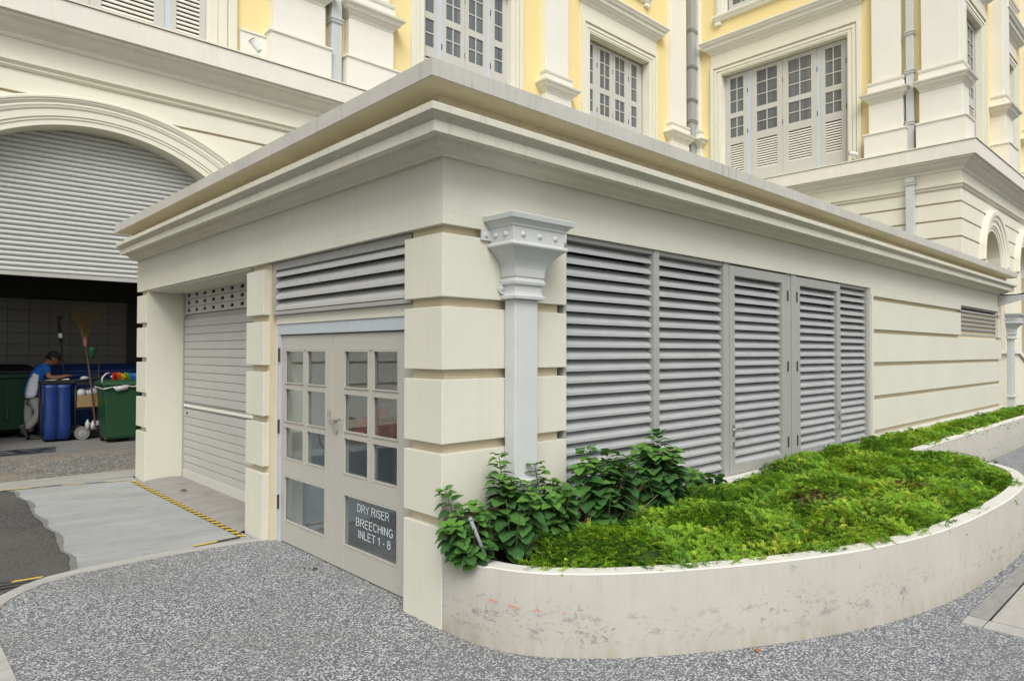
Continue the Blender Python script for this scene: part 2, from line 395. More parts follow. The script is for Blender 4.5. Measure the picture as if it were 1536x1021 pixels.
# ramp in front of the small shutter
mb = MB(); n = 12; vs = []; ys = np.linspace(2.97, 6.14, 9)
for j, y in enumerate(ys):
    for i in range(n+1):
        t = i/n; x = -.05+.52*t; z = .004+.055*math.sin(math.pi*min(1, t*1.15)*.62)*(1-.5*t)
        vs.append((x, y, z))
fs = [(j*(n+1)+i, j*(n+1)+i+1, (j+1)*(n+1)+i+1, (j+1)*(n+1)+i) for j in range(len(ys)-1) for i in range(n)]
mb.add(vs, fs); o = mk('concrete_ramp', mb, M_ramp, smooth=True, kind='structure')
# garage floor
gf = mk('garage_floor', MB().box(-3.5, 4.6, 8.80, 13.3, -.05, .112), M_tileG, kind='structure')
ft = mk('floor_tile', MB().box(-2.0, -1.605, 8.81, 9.20, .09, .120), M_ftile, gf, bevel=.003)
for j in range(8):
    for i in range(10):
        if i or j: cp(ft, (i*.40, j*.395, random.uniform(-.001, .001)))

# ------------------------------------------------------------------ hazard tape
def tape(name, pts, w, per, label, z0=.008, skew=.6):
    mb = MB(); 
    for (a, b) in zip(pts[:-1], pts[1:]):
        a = Vector((*a, 0)); b = Vector((*b, 0)); L = (b-a).length; d = (b-a)/L; nrm = Vector((-d.y, d.x, 0)); n = max(1, int(L/(per/2)))
        for k in range(n):
            s0 = L*k/n; s1 = L*(k+1)/n; q = []
            for s, e in ((s0, -1), (s1, -1), (s1, 1), (s0, 1)):
                p = a+d*(s+e*w*skew*.5)+nrm*(e*w/2); q.append((p.x, p.y, gz(p.x, p.y)+z0))
            mb.cm = k % 2; mb.add(q, [(0, 1, 2, 3)])
    return mk(name, mb, [M_yel, M_blk], recalc=False, label=label, cat='hazard tape')
tape('hazard_tape', [(-.085, 6.32), (-.07, 2.83)], .056, .125, 'yellow and black striped tape along the foot of the roller shutter ramp')
tape('hazard_tape', [(-.50, 2.79), (-.10, 2.80)], .035, .30, 'short worn yellow and black tape across the near end of the concrete pad', z0=.012)
tape('hazard_tape', [(-1.40, 6.64), (-.80, 6.55), (-.13, 6.40)], .022, .42, 'thin faded yellow and black tape across the far end of the concrete pad', z0=.01)
tape('hazard_tape', [(-2.6, 2.80), (-2.1, 2.735), (-1.57, 2.675)][0:2]+[(-1.57, 2.675)], .03, .30, 'yellow and black tape on the kerb edge at the left of the asphalt', z0=.022)

# ------------------------------------------------------------------ annex
AX, AY = 14.25, 6.56
annex = thing('annex_building', 'low flat roofed cream annex with grey louvres, glazed double door and small roller shutter', 'building', (0, 0, 0))
JG = .06
JT = [1.922, 1.482, 1.037, .597]      # joint bottoms
def blocks(lo, hi, dz=0., z0=-.05, top=2.365):
    zs = [(z0, JT[3]+dz)]
    for k in (3, 2, 1): zs.append((JT[k]+JG+dz, JT[k-1]+dz))
    zs.append((JT[0]+JG+dz, top)); return zs
def pier(x0, x1, y0, y1, dz=0.):
    for a, b in blocks(0, 0, dz): mk('rusticated_block', MB().box(x0, x1, y0, y1, a, b), M_cream, annex, bevel=.0035)
pier(0, 1.10, 0, .40)
pier(0, .30, 2.57, 2.95, -.012)
pier(0, .25, 6.15, AY, .03)
def each(name, boxes, mat, parent, **k):
    for b_ in boxes: mk(name, MB().box(*b_), mat, parent, **k)
each('pier_core', [(.05, 1.055, .05, .375, -.05, 2.42), (.055, .33, 2.53, 2.92, -.05, 2.42), (.055, .43, 6.165, AY-.045, -.05, 2.42)], M_creamy, annex)
# reveals with the plain jamb faces
each('jamb_wall', [(.012, .46, 6.145, 6.155, -.05, 2.42), (.102, .34, 2.50, 2.565, -.05, 2.42)], M_cream, annex)
# frieze
for nm, bb in (('frieze', (0, AX, 0, AY, 2.49, 2.817)), ):
    mk('frieze', MB().box(*bb), M_cream, annex)
each('frieze_edge', [(0, 1.099, 0, AY, 2.42, 2.4895), (6.981, 11.259, 0, 1, 2.395, 2.4895), (11.261, 13.969, 0, 1, 2.475, 2.4895), (13.971, AX, 0, 1, 2.395, 2.4895)], M_cream, annex)
# cornice (mitred at the corner, raked at both ends)
def ring_levels(pr): return [(z, -p, AX-.6*p, -p, AY-.6*p) for z, p in pr]
mk('cornice', MB().loft(ring_levels([(2.8175, .004), (2.8176, .030), (2.830, .038), (2.838, .062), (2.846, .090), (2.848, .112), (2.862, .130), (2.882, .152), (2.8825, .176), (2.868, .180), (2.867, .238), (2.923, .244), (2.9235, .226), (2.932, .228), (2.944, .240), (2.955, .262), (2.962, .280), (2.9625, .294), (2.998, .298), (3.003, .292)])), M_cornice, annex)
mk('parapet_recess', MB().loft(ring_levels([(3.0035, .105), (3.1325, .115)])), M_soffit, annex)
b = MB().loft([(3.133, -.310, AX-.19, -.310, AY-.19), (3.228, -.313, AX-.19, -.313, AY-.19), (3.236, -.30, AX-.2, -.30, AY-.2)])
mk('roof_slab', b, M_fascia, annex)
# the underside of the slab has a warmer, lighter cream than the fascia
mk('roof_soffit', MB().loft([(3.1285, -.305, AX-.2, -.305, AY-.2), (3.1325, -.305, AX-.2, -.305, AY-.2)]), M_soffit, annex)
# solid right part of the south wall: base plane and long blocks
mk('wall_core', MB().box(6.98, AX, .055, .30, -.05, 2.395), M_creamy, annex)
RJ = [2.335, 1.902, 1.465, 1.026, .60]
wb = [(RJ[1]+.055, RJ[0], 7.05, 11.25), (RJ[2]+.056, RJ[1], 7.05, AX-.02), (RJ[3]+.055, RJ[2], 7.05, AX-.02), (RJ[4]+.03, RJ[3], 7.05, AX-.02)]
for a, b_, x0, x1 in wb: mk('rusticated_block', MB().box(x0, x1, 0, .06, a, b_), M_cream, annex, bevel=.0035)
mk('rusticated_block', MB().box(14.0, AX-.02, 0, .06, RJ[1]+.05, RJ[0]), M_cream, annex, bevel=.0035)
mk('jamb_strip', MB().box(6.985, 7.045, -.012, .1, .5, 2.42), M_cream, annex)
mk('plinth', MB().box(7.0, AX+.1, -.07, .3, -.05, .565), M_coping, annex, bevel=.006)
mk('sill', MB().box(1.10, 6.995, -.115, .12, .1, .487), M_coping, annex, bevel=.008)
# remaining shell: end wall, back wall, partitions
each('back_wall', [(.44, AX, AY-.30, AY-.01, -.05, 2.42), (AX-.25, AX-.01, .3, AY-.3, -.05, 2.42)], M_cream, annex)
each('partition', [(.3, 3.6, 2.60, 2.80, 0, 2.4195), (1.09, 3.6, .42, .50, 0, 2.4195)], M_room, annex)
mk('room_back', MB().box(1.35, 1.45, .5, 2.6, 0, 2.4045), M_room, annex)
mk('room_floor', MB().box(.2, 1.35, .41, 2.6, -.01, .008), M_strip, annex)
mk('room_ceiling', MB().box(.2, 3.4, .41, 2.6, 2.405, 2.4195), M_room, annex)
mk('louvre_shade_sheet', MB().box(1.08, 7.0, .36, .40, 0, 2.489), M_dark, annex)  # near-black sheet, painted as the shade in the void behind the louvres

# --- louvres of the south wall
def slatprof(x0, x1, y0, z0, p, depth=.070, rise=.066, lip=.017):
    pr = [(0, -lip), (0, .002), (depth, rise), (depth+.004, rise-.005), (.006, -.002), (.006, -lip)]
    mb = MB(); mb.prism([(x0, y0+a, z0+b_) for a, b_ in pr], (0, 0, 0), (x1-x0, 0, 0)); return mb
PITCH = .0865
M_greyalu2 = paint('grey_louvre_paint_dusty', (.405, .415, .412), .16, 4, .1, 60, .40, .5, .4, (.24, .235, .21), speck=.3)
def louvre(name, x0, x1, z0, z1, frame, label=None):
    mb = MB()
    for f_ in frame: mb.box(*f_)
    p = mk(name, mb, M_frame, annex, bevel=.003, label=label)
    n = int((z1-z0)/PITCH)+3; zz = z1-.068
    s0 = mk('slat', slatprof(x0, x1, .045, zz, PITCH), M_greyalu2, p)
    for k in range(1, n):
        if zz-k*PITCH < z0-.035: break
        q = cp(s0, (0, random.uniform(-.0025, .0025), -k*PITCH)); q.rotation_euler = (random.uniform(-.03, .03), random.uniform(-.0012, .0012), 0)
    return p
FY0, FY1 = .03, .13
louvre('louvre_panel', 1.135, 2.185, .52, 2.46, [(1.10, 1.132, FY0, FY1, .487, 2.49), (1.132, 2.188, FY0, FY1, 2.455, 2.49), (1.132, 2.188, FY0, FY1, .487, .515), (2.188, 2.262, FY0-.01, FY1, .487, 2.49)], 'fixed louvre panel next to the downpipe')
louvre('louvre_panel', 2.266, 3.296, .52, 2.46, [(2.264, 3.298, FY0, FY1, 2.455, 2.49), (2.264, 3.298, FY0, FY1, .487, .515), (3.30, 3.392, FY0-.01, FY1, .487, 2.49)], 'second fixed louvre panel, left of the louvred door')
def ldoor(x0, x1, ls, le, label):
    a, b_ = FY0-.012, .10
    return louvre('louvre_door', ls, le, .59, 2.385, [(x0, ls-.003, a, b_, .493, 2.475), (le+.003, x1, a, b_, .493, 2.475), (ls-.002, le+.002, a, b_, 2.38, 2.475), (ls-.002, le+.002, a, b_, .493, .585)], label)
d1 = ldoor(3.400, 4.600, 3.50, 4.49, 'louvred door leaf with its lever handle on the left')
mk('louvre_post', MB().box(4.61, 4.70, FY0-.005, FY1, .487, 2.49).box(4.705, 4.82, FY0-.015, FY1, .487, 2.49), M_frame, annex, bevel=.003)
d2 = ldoor(4.826, 6.02, 4.92, 5.93, 'louvred door leaf with its lever handle on the right')
louvre('louvre_panel', 6.052, 6.90, .52, 2.46, [(6.024, 6.05, FY0-.005, FY1, .487, 2.49), (6.052, 6.90, FY0, FY1, 2.455, 2.49), (6.052, 6.90, FY0, FY1, .487, .515), (6.902, 6.983, FY0-.01, FY1, .487, 2.49)], 'narrow fixed louvre panel at the far end')
def lever_y(x, z, y, dirn, parent):   # handle on the south face
    mb = MB().box(x-.018, x+.018, y-.012, y, z-.05, z+.05)
    mb.lathe((x, y, z), (0, -1, 0), [(0, .012), (.05, .010)], 10)
    mb.tube([(x, y-.05, z), (x+dirn*.06, y-.052, z), (x+dirn*.13, y-.046, z-.008)], [.011, .010, .009], 8)
    mk('handle', mb, M_steel, parent, smooth=False)
    mk('keyhole', MB().box(x-.015, x+.015, y-.010, y, z-.17, z-.11), M_steel, parent)
lever_y(3.455, .915, .018, 1, d1); lever_y(5.95, .90, .018, 1, d2)
for par, x in ((d1, 4.603), (d2, 4.823)):
    for z in (.70, 1.50, 2.25):
        mk('hinge', MB().lathe((x, .010, z-.055), (0, 0, 1), [(0, .009), (.11, .009)], 8), M_hinge, par)
# small vent at the far end
vt = mk('vent', MB().box(11.262, 13.968, .045, .10, 1.955, 1.985).box(11.262, 13.968, .045, .10, 2.445, 2.474).box(11.262, 11.30, .045, .1, 1.985, 2.445).box(13.92, 13.968, .045, .1, 1.985, 2.445), M_frame, annex)
s0 = mk('slat', slatprof(11.30, 13.92, .02, 2.385, .08, .06, .036), M_frame, vt); row(s0, (0, 0, -.078), 5)
mk('vent_shade_sheet', MB().box(11.262, 13.968, .1005, .11, 1.955, 2.474), M_dark, vt)  # black sheet paints the shade between the vent slats

# --- door side (face x = 0)
FX0 = FXf(0)
# louvre above the double door
lp = mk('louvre_panel', MB().box(.05, .12, 2.44, 2.50, 1.965, 2.415).box(.05, .12, .40, 2.44, 2.352, 2.415).box(.05, .12, .40, 2.44, 1.965, 1.995).box(.078, .12, .40, .44, 1.995, 2.352), M_frame, annex, bevel=.003, label='four bladed louvre above the glazed door')
pr = [(0, -.024), (0, .002), (.072, .078), (.078, .072), (.006, -.002), (.006, -.026)]
mb = MB(); mb.prism([(.052+a, .402, 2.315+b_) for a, b_ in pr], (0, 0, 0), (0, 2.037, 0))
s0 = mk('slat', mb, M_greyalu, lp); row(s0, (0, 0, -.096), 4)
mk('louvre_shade_sheet', MB().box(.16, .165, .40, 2.5, 1.97, 2.41), M_dark, lp)  # black sheet added as painted shade in the blade gaps
mk('lintel', MB().box(.085, .30, .385, 2.50, 1.885, 1.9645), M_cream, annex, bevel=.004)
# pale blue frame
mk('door_frame', MB().box(.095, .19, .385, 2.50, 1.795, 1.8845).box(.097, .19, 2.455, 2.4995, -.0, 1.795).box(.097, .19, .40, .44, 0, 1.795), M_blue, annex, bevel=.003)
XD0, XD1 = .118, .16
def leaf(y0, y1, panes, label):
    """glazed leaf between y0<y1; panes = two (y0,y1) column spans"""
    mb = MB(); ya, yb = panes[0][0], panes[1][1]; rows = [(.73, 1.007), (1.045, 1.338), (1.375, 1.66)]; low = (.195, .585)
    mb.box(XD0, XD1, y0, ya, .012, 1.787).box(XD0, XD1, yb, y1, .012, 1.787)
    mb.box(XD0, XD1, ya, yb, 1.66, 1.787).box(XD0, XD1, ya, yb, .585, .73).box(XD0, XD1, ya, yb, .012, .195)
    g = .006
    for i in range(2): mb.box(XD0+g, XD1-g, ya, yb, rows[i][1], rows[i+1][0])
    mb.box(XD0+g+.001, XD1-g-.001, panes[0][1], panes[1][0], .73, 1.66)
    d = mk('glazed_door_leaf', mb, M_door, annex, bevel=.003, label=label)
    bd = MB()      # raised beads round the panes
    for (a, c) in panes:
        for (z0, z1) in rows:
            for q in ((a, a+.010, z0, z1), (c-.010, c, z0, z1), (a+.01, c-.01, z0, z0+.010), (a+.01, c-.01, z1-.010, z1)):
                bd.box(XD0-.004, XD0+.012, *q)
    for q in ((ya, ya+.012, *low), (yb-.012, yb, *low), (ya+.012, yb-.012, low[0], low[0]+.012), (ya+.012, yb-.012, low[1]-.012, low[1])): bd.box(XD0-.004, XD0+.012, *q)
    mk('glazing_bead', bd, M_door, d)
    for (a, c) in panes:
        for (z0, z1) in rows: mk('pane', MB().box(.134, .138, a, c, z0, z1), M_glass, d)
    mk('pane', MB().box(.134, .138, ya, yb, *low), M_glass, d)
    return d
dl = leaf(1.547, 2.452, [(1.655, 1.985), (2.035, 2.39)], 'left leaf of the glazed double door')
dr = leaf(.44, 1.541, [(.64, .968), (1.022, 1.375)], 'right leaf of the glazed double door with lettering in its lowest pane')
# handles: levers and lock
mb = MB().lathe((XD0, 1.492, 1.135), (-1, 0, 0), [(0, .026), (.008, .026), (.010, .012), (.05, .010)], 14)
mb.tube([(XD0-.05, 1.492, 1.135), (XD0-.053, 1.43, 1.137), (XD0-.05, 1.35, 1.142)], [.011, .010, .009], 8)
mk('handle', mb, M_steel, dr)
mb = MB().tube([(XD0-.02, 1.575, 1.20), (XD0-.022, 1.575, 1.14), (XD0-.024, 1.56, 1.13), (XD0-.03, 1.50, 1.128)], .009, 8)
mk('handle', mb, M_steel, dl)
mk('keyhole', MB().lathe((XD0, 1.486, 1.045), (-1, 0, 0), [(0, .028), (.008, .028), (.010, .02)], 16), M_steel, dr)
for z in (.35, 1.0, 1.62):
    mk('hinge', MB().lathe((.09, 2.455, z-.06), (0, 0, 1), [(0, .010), (.12, .010)], 8), M_hinge, dl)
# lettering on the lower right pane
def arc(cx, cy, rx, ry, a0, a1, n=9):
    return [(cx+rx*math.cos(R(a0+(a1-a0)*k/n)), cy+ry*math.sin(R(a0+(a1-a0)*k/n))) for k in range(n+1)]
GL = {'D': (.62, [[(0, 0), (0, 1)], [(0, 1), (.28, 1)]+arc(.28, .5, .34, .5, 90, -90)+[(0, 0)]]),
      'R': (.62, [[(0, 0), (0, 1)], [(0, 1), (.36, 1)]+arc(.36, .76, .24, .24, 90, -90)+[(0, .52)], [(.34, .52), (.64, 0)]]),
      'Y': (.64, [[(0, 1), (.32, .45), (.64, 1)], [(.32, .45), (.32, 0)]]),
      'I': (.04, [[(.02, 0), (.02, 1)]]),
      'S': (.56, [arc(.28, .76, .26, .24, 20, 270)+arc(.28, .26, .28, .26, 90, -160)[1:]]),
      'E': (.52, [[(.52, 1), (0, 1), (0, 0), (.52, 0)], [(0, .52), (.46, .52)]]),
      'B': (.60, [[(0, 0), (0, 1)], [(0, 1), (.32, 1)]+arc(.32, .76, .22, .24, 90, -90)+[(0, .52)], [(.32, .52)]+arc(.32, .26, .27, .26, 90, -90)+[(0, 0)]]),
      'C': (.60, [arc(.32, .5, .32, .5, 48, 312, 16)]),
      'H': (.56, [[(0, 0), (0, 1)], [(.56, 0), (.56, 1)], [(0, .53), (.56, .53)]]),
      'N': (.56, [[(0, 0), (0, 1), (.56, 0), (.56, 1)]]),
      'G': (.64, [arc(.32, .5, .32, .5, 48, 318, 16)+[(.60, .46), (.36, .46)]]),
      'L': (.48, [[(0, 1), (0, 0), (.48, 0)]]), 'T': (.60, [[(0, 1), (.6, 1)], [(.3, 1), (.3, 0)]]),
      '1': (.26, [[(.0, .74), (.22, .98), (.22, 0)]]), '-': (.26, [[(0, .4), (.26, .4)]]),
      '8': (.50, [arc(.25, .76, .21, .24, 90, 450, 16), arc(.25, .26, .25, .26, 90, 450, 16)])}
def lettering(txt, yl, yr, ztop, h, parent):
    mb = MB(); x = 0.; sw = .072; e = 0; segs = []
    for ch in txt:
        if ch == ' ': x += .34; continue
        w_, L_ = GL[ch]
        for pl_ in L_:
            for a, c in zip(pl_[:-1], pl_[1:]): segs.append(((a[0]+x, a[1]), (c[0]+x, c[1])))
        x += w_+.26
    W_ = x-.26; q = (yl-yr)/W_/h*1.0
    for a, c in segs:
        d = Vector((c[0]-a[0], c[1]-a[1]))
        if d.length < 1e-5: continue
        d.normalize(); n_ = Vector((-d.y, d.x))*sw; e += 1; P_ = []
        for p, sgn, en in ((a, -1, -1), (c, -1, 1), (c, 1, 1), (a, 1, -1)):
            u = p[0]+n_.x*sgn+d.x*sw*.55*en; v = p[1]+n_.y*sgn+d.y*sw*.55*en
            P_.append((.1330-.00002*(e % 40), yl-u*h*q, ztop-h+(.06+v*.88)*h))
        mb.add(P_, [(0, 1, 2, 3)])
    mk('lettering', mb, M_lettering, parent, recalc=False, label='painted line reading '+txt)
lettering('DRY RISER', 1.19, .775, .535, .060, dr)
lettering('BREECHING', 1.21, .725, .430, .060, dr)
lettering('INLET 1 - 8', 1.175, .755, .345, .060, dr)
# small roller shutter
XS = .45
sh = mk('roller_shutter', MB().box(XS-.012, XS+.04, 6.10, 6.145, 0, 2.42).box(XS-.012, XS+.04, 2.95, 2.98, 0, 2.42).box(XS+.02, XS+.05, 2.98, 6.1, 0.02, 2.42), M_frame, annex, label='closed grey roller shutter under the annex frieze')
mb = MB(); P = .0962
mb.prism([(XS+.012, 0, .0), (XS, 0, .001), (XS-.001, 0, .045), (XS, 0, P-.006), (XS+.014, 0, P-.005), (XS+.016, 0, P-.003), (XS+.016, 0, 0)], (0, 2.98, 0), (0, 6.10, 0))
s0 = mk('shutter_slat', mb, M_shutter, sh)
WLs = WL[s0.name]
first = True
for k in range(24):
    z = .14+P*k
    if abs(z-.94) < .048 or z+P > 2.42-3*P+.02: continue
    if first: s0.location = s0.location+Vector((0, 0, z)); WL[s0.name] = WLs+Vector((0, 0, z)); zb = z; first = False
    else: cp(s0, (0, 0, z-zb))
mk('bottom_rail', MB().box(XS-.012, XS+.015, 2.98, 6.10, .022, .138), M_winframe, sh, bevel=.004)
mk('middle_rail', MB().box(XS-.008, XS+.015, 2.98, 6.10, .935, .968), M_winslat, sh, bevel=.004)
for k in range(3):
    z0 = 2.415-P*(k+1); mb = MB(); y = 2.98
    holes = [5.96-.2915*i for i in range(10)]
    mb.box(XS, XS+.01, 2.98, 6.10, z0, z0+.030).box(XS, XS+.01, 2.98, 6.10, z0+.068, z0+P-.006)
    ed = [6.10]+[v for h in holes for v in (h+.048, h-.048)]+[2.98]
    for i in range(0, len(ed), 2): mb.box(XS+.0004, XS+.0096, min(ed[i+1], ed[i]), max(ed[i+1], ed[i]), z0+.030, z0+.068)
    mk('perforated_slat', mb, M_shutter, sh)
mk('shutter_shade_sheet', MB().box(XS+.0105, XS+.019, 2.98, 6.1, 2.12, 2.42), M_dark, sh)  # black sheet paints the shade seen through the slat holes
mk('keyhole', MB().lathe((XS-.0, 5.98, .86), (-1, 0, 0), [(0, .016), (.01, .016)], 10), M_hinge, sh)
mk('latch', MB().box(XS-.014, XS-.004, 3.70, 3.80, .945, .975), M_hinge, sh)
mk('shutter_soffit', MB().box(.03, .46, 2.95, 6.15, 2.40, 2.4195), M_cream, annex)

# --- downpipe with hopper head
dp = mk('downpipe', MB().loft([(.44, .50, .705, -.105, -.006), (1.985, .50, .705, -.105, -.006)]), M_pipe, annex, bevel=.006, label='pale grey downpipe with riveted hopper head')
mb = MB(); c0 = (.50, .705, -.105)
def lv(z, p, q=None): q = p if q is None else q; return (z, c0[0]-p, c0[1]+p, c0[2]-q, -.004)
L = [lv(2.13, .03, .03), lv(2.16, .032, .032)]
for i in range(8):
    t = i/7; L.append(lv(2.165+.135*t, .032+.098*(1-math.cos(t*math.pi/2)), .032+.088*(1-math.cos(t*math.pi/2))))
L += [lv(2.302, .142, .128), lv(2.312, .150, .136), lv(2.322, .150, .136), lv(2.332, .140, .125), lv(2.334, .128, .115), lv(2.425, .133, .12), lv(2.428, .140, .128), lv(2.44, .142, .13), lv(2.463, .163, .150), lv(2.468, .180, .165), lv(2.497, .186, .172), lv(2.502, .18, .166)]
hop = mk('hopper_head', mb.loft(L), M_pipe, dp)
mb = MB().loft([lv(1.985, .012, .012), lv(1.99, .034, .034), lv(2.008, .036, .036), lv(2.018, .02, .02), lv(2.035, .016, .016), lv(2.075, .018, .018), lv(2.082, .034, .034), lv(2.10, .038, .038), lv(2.108, .03, .03), lv(2.13, .022, .022)])
mk('collar', mb, M_pipe, dp)
rv = mk('rivet', MB().lathe((.455, c0[2]-.116, 2.38), (0, -1, 0), [(-.004, .019), (.006, .018), (.012, .012), (.015, .002)], 12), M_pipe, dp, smooth=True)
for x in (.60, .745): cp(rv, (x-.455, 0, 0))
rv2 = mk('rivet', MB().lathe((.371, -.155, 2.38), (-1, 0, 0), [(-.004, .019), (.006, .018), (.012, .012), (.015, .002)], 12), M_pipe, dp, smooth=True)
cp(rv2, (0, .09, 0))
mk('bracket', MB().box(.295, .375, -.020, -.004, 2.35, 2.415).lathe((.325, -.02, 2.383), (0, -1, 0), [(0, .016), (.012, .010)], 10), M_pipe, dp)
mk('bracket', MB().lathe((.475, -.004, 2.055), (0, -1, 0), [(0, .036), (.014, .036)], 16).lathe((.462, -.018, 2.055), (0, -1, 0), [(0, .014), (.012, .008)], 10), M_pipe, dp)
mk('shoe', MB().loft([lv(.80, .0, .0), lv(.802, .03, .03), lv(.83, .032, .032), lv(.84, .012, .012)]), M_pipe, dp)
dp2 = cptree(dp, (13.87, -.055, -.06)); dp2['label'] = 'pale grey downpipe with hopper head at the far end'
# bracket arm at the far corner
br = thing('wall_bracket', 'grey triangular wall bracket with a black curled bar at the far end of the annex', 'bracket', (13.97, 0, 2.56))
mk('arm', MB().prism([(13.97, -.002, 2.57), (13.97, -.002, 2.80), (13.97, -.06, 2.79), (13.97, -.52, 2.80), (13.97, -.52, 2.74)], (0, 0, 0), (.02, 0, 0)), M_greyalu, br)
mk('bar', MB().tube([(13.98, -.01, 2.86), (13.98, -.03, 2.83), (13.98, -.08, 2.80), (13.98, -.30, 2.80), (13.98, -.42, 2.815), (13.98, -.47, 2.86), (13.98, -.49, 2.95), (13.98, -.54, 2.90), (13.98, -.60, 2.88)], .014, 6), M_black, br)

# --- dry riser valves seen through the glass
inl = thing('breeching_inlet', 'red and yellow breeching inlet valves behind the glass of the door', 'valve', (.55, 1.9, 0))
M_red = NT('red_valve_paint').done((.22, .015, .02), .4, .4); M_ylw = NT('yellow_valve_paint').done((.38, .19, .03), .45, .4)
for y in (1.62, 2.14): mk('pipe', MB().tube([(.70, y, 1.0), (1.58, y, 1.0)], .07, 12), M_red, inl, smooth=True)
mk('manifold', MB().tube([(.78, 1.36, 1.0), (.78, 2.34, 1.0)], .06, 12), M_red, inl, smooth=True)
for y in (1.42, 1.62, 1.82): mk('valve_body', MB().lathe((.70, y, 1.02), (-1, 0, .15), [(0, .08), (.08, .085), (.10, .06), (.17, .06), (.18, .085), (.20, .085)], 14), M_red, inl)
mk('wheel', MB().lathe((.60, 1.50, 1.12), (-.4, 0, 1), [(0, .03), (.04, .03), (.045, .10), (.07, .10), (.075, .02)], 10), M_red, inl)
for y in (1.90, 2.08): mk('cap', MB().lathe((.66, y, 1.00), (-1, .1, 0), [(0, .09), (.05, .10), (.12, .095), (.13, .05), (.16, .05)], 14), M_ylw, inl)
mk('chain', MB().tube([(.50, 2.30, .97), (.50, 2.26, .88), (.5, 2.18, .84), (.5, 2.10, .88), (.5, 2.06, .96)], .008, 6), M_hinge, inl)

for ch in inl.children: ch.location += Vector((-.24, -.24, 0))
# ------------------------------------------------------------------ planter
pb = [(0, .395), (-.0, .13), (.006, -.12), (.03, -.32), (.073, -.48), (.165, -.64), (.29, -.785), (.44, -.925), (.68, -1.105), (1.06, -1.335), (1.345, -1.485), (1.66, -1.63), (1.95, -1.74), (2.29, -1.84), (2.66, -1.92), (3.1, -1.975), (3.6, -2.01), (4.3, -2.03), (5.0, -1.99), (5.6, -1.86), (6.0, -1.65), (6.22, -1.38), (6.24, -1.1), (6.12, -.88), (6.25, -.72), (6.5, -.68), (8, -.67), (10, -.67), (12, -.67), (15.5, -.67)]
def smooth_curve(P, it=2):
    for _ in range(it):
        Q = [P[0]]
        for a, b_ in zip(P[:-1], P[1:]):
            Q += [(a[0]*.75+b_[0]*.25, a[1]*.75+b_[1]*.25), (a[0]*.25+b_[0]*.75, a[1]*.25+b_[1]*.75)]
        P = Q+[P[-1]]
    return P
po = [pb[0], pb[1]]+smooth_curve(pb[1:], 2)
def offset(P, w):
    out = []
    for i, p in enumerate(P):
        a = P[max(i-1, 0)]; b_ = P[min(i+1, len(P)-1)]; d = Vector((b_[0]-a[0], b_[1]-a[1])).normalized()
        out.append((p[0]-d.y*w, p[1]+d.x*w))
    return out
pin = offset(po, .125)
if pin[20][1] < po[20][1]: pin = offset(po, -.125)
def ptop(i):
    x, y = po[i]; 
    s = min(1, max(0, (x)/5.0)); return .445+.05*s if y < -.3 or x > .3 else .445
mb = MB(); vs = []; n = len(po)
lean = offset(po, .028)
for i in range(n):
    zt = ptop(i); a = po[i]; b_ = pin[i]; t_ = lean[i] if i > 12 else (a[0]*.9+lean[i][0]*.1, a[1]*.9+lean[i][1]*.1)
    vs += [(a[0], a[1], -.06), (t_[0], t_[1], zt-.006), (t_[0]+(b_[0]-a[0])*.05, t_[1]+(b_[1]-a[1])*.05, zt), (b_[0], b_[1], zt+.002), (b_[0], b_[1], -.06)]
fs = []; ms = []
for i in range(n-1):
    for k in range(4):
        fs.append((i*5+k, (i+1)*5+k, (i+1)*5+k+1, i*5+k+1)); ms.append(0 if k in (0, 3) else 1)
o0 = len(fs); fs += [tuple(range(5)), tuple(range((n-1)*5, n*5))]; ms += [0, 0]
mb.v = vs; mb.f = fs; mb.m = ms
pl = thing('planter', 'low curved cream planter wall in front of the louvres', 'planter', (0, 0, 0))
me_o = mk('planter_wall', mb, [M_planter, M_coping], pl)
for q in me_o.data.polygons: q.use_smooth = q.material_index == 0 and len(q.vertices) == 4
soil_poly = [(x, y) for x, y in pin if True][2:]+[(15.5, -.08), (1.0, -.08), (.13, .02)]
b = bmesh.new(); b.faces.new([b.verts.new((x, y, .40)) for x, y in soil_poly]); bmesh.ops.triangulate(b, faces=b.faces)
me = bpy.data.meshes.new('soil'); b.to_mesh(me); b.free(); me.materials.append(M_soil)
so = bpy.data.objects.new('soil', me); COL.objects.link(so); so.parent = pl; WL[so.name] = Vector((0, 0, 0))
# orange scrapes on the planter face
def on_wall(s):     # s = arc position by x
    for i in range(len(po)-1):
        if po[i][0] <= s <= po[i+1][0] and po[i][1] < -.1:
            t = (s-po[i][0])/(po[i+1][0]-po[i][0]+1e-9); return (s, po[i][1]*(1-t)+po[i+1][1]*t), i
    return po[5], 5
mb = MB()
for x0, x1, z0, z1, h in ((.045, .062, .272, .268, .008), (.085, .120, .262, .252, .006), (.155, .185, .250, .247, .005), (.25, .27, .25, .249, .003)):
    (pa, i), (pb_, j) = on_wall(x0), on_wall(x1); n1 = Vector((pb_[1]-pa[1], pa[0]-pb_[0], 0)).normalized()*.0
    def P(p, z): 
        q = Vector((p[0], p[1], z)); o = Vector((-.72, -.70, 0)); return q+o*.0035
    mb.add([P(pa, z0), P(pb_, z1), P(pb_, z1+h*.4), P(pa, z0+h)], [(0, 1, 2, 3)])
mk('scrape_mark', mb, M_orange, pl, recalc=False)

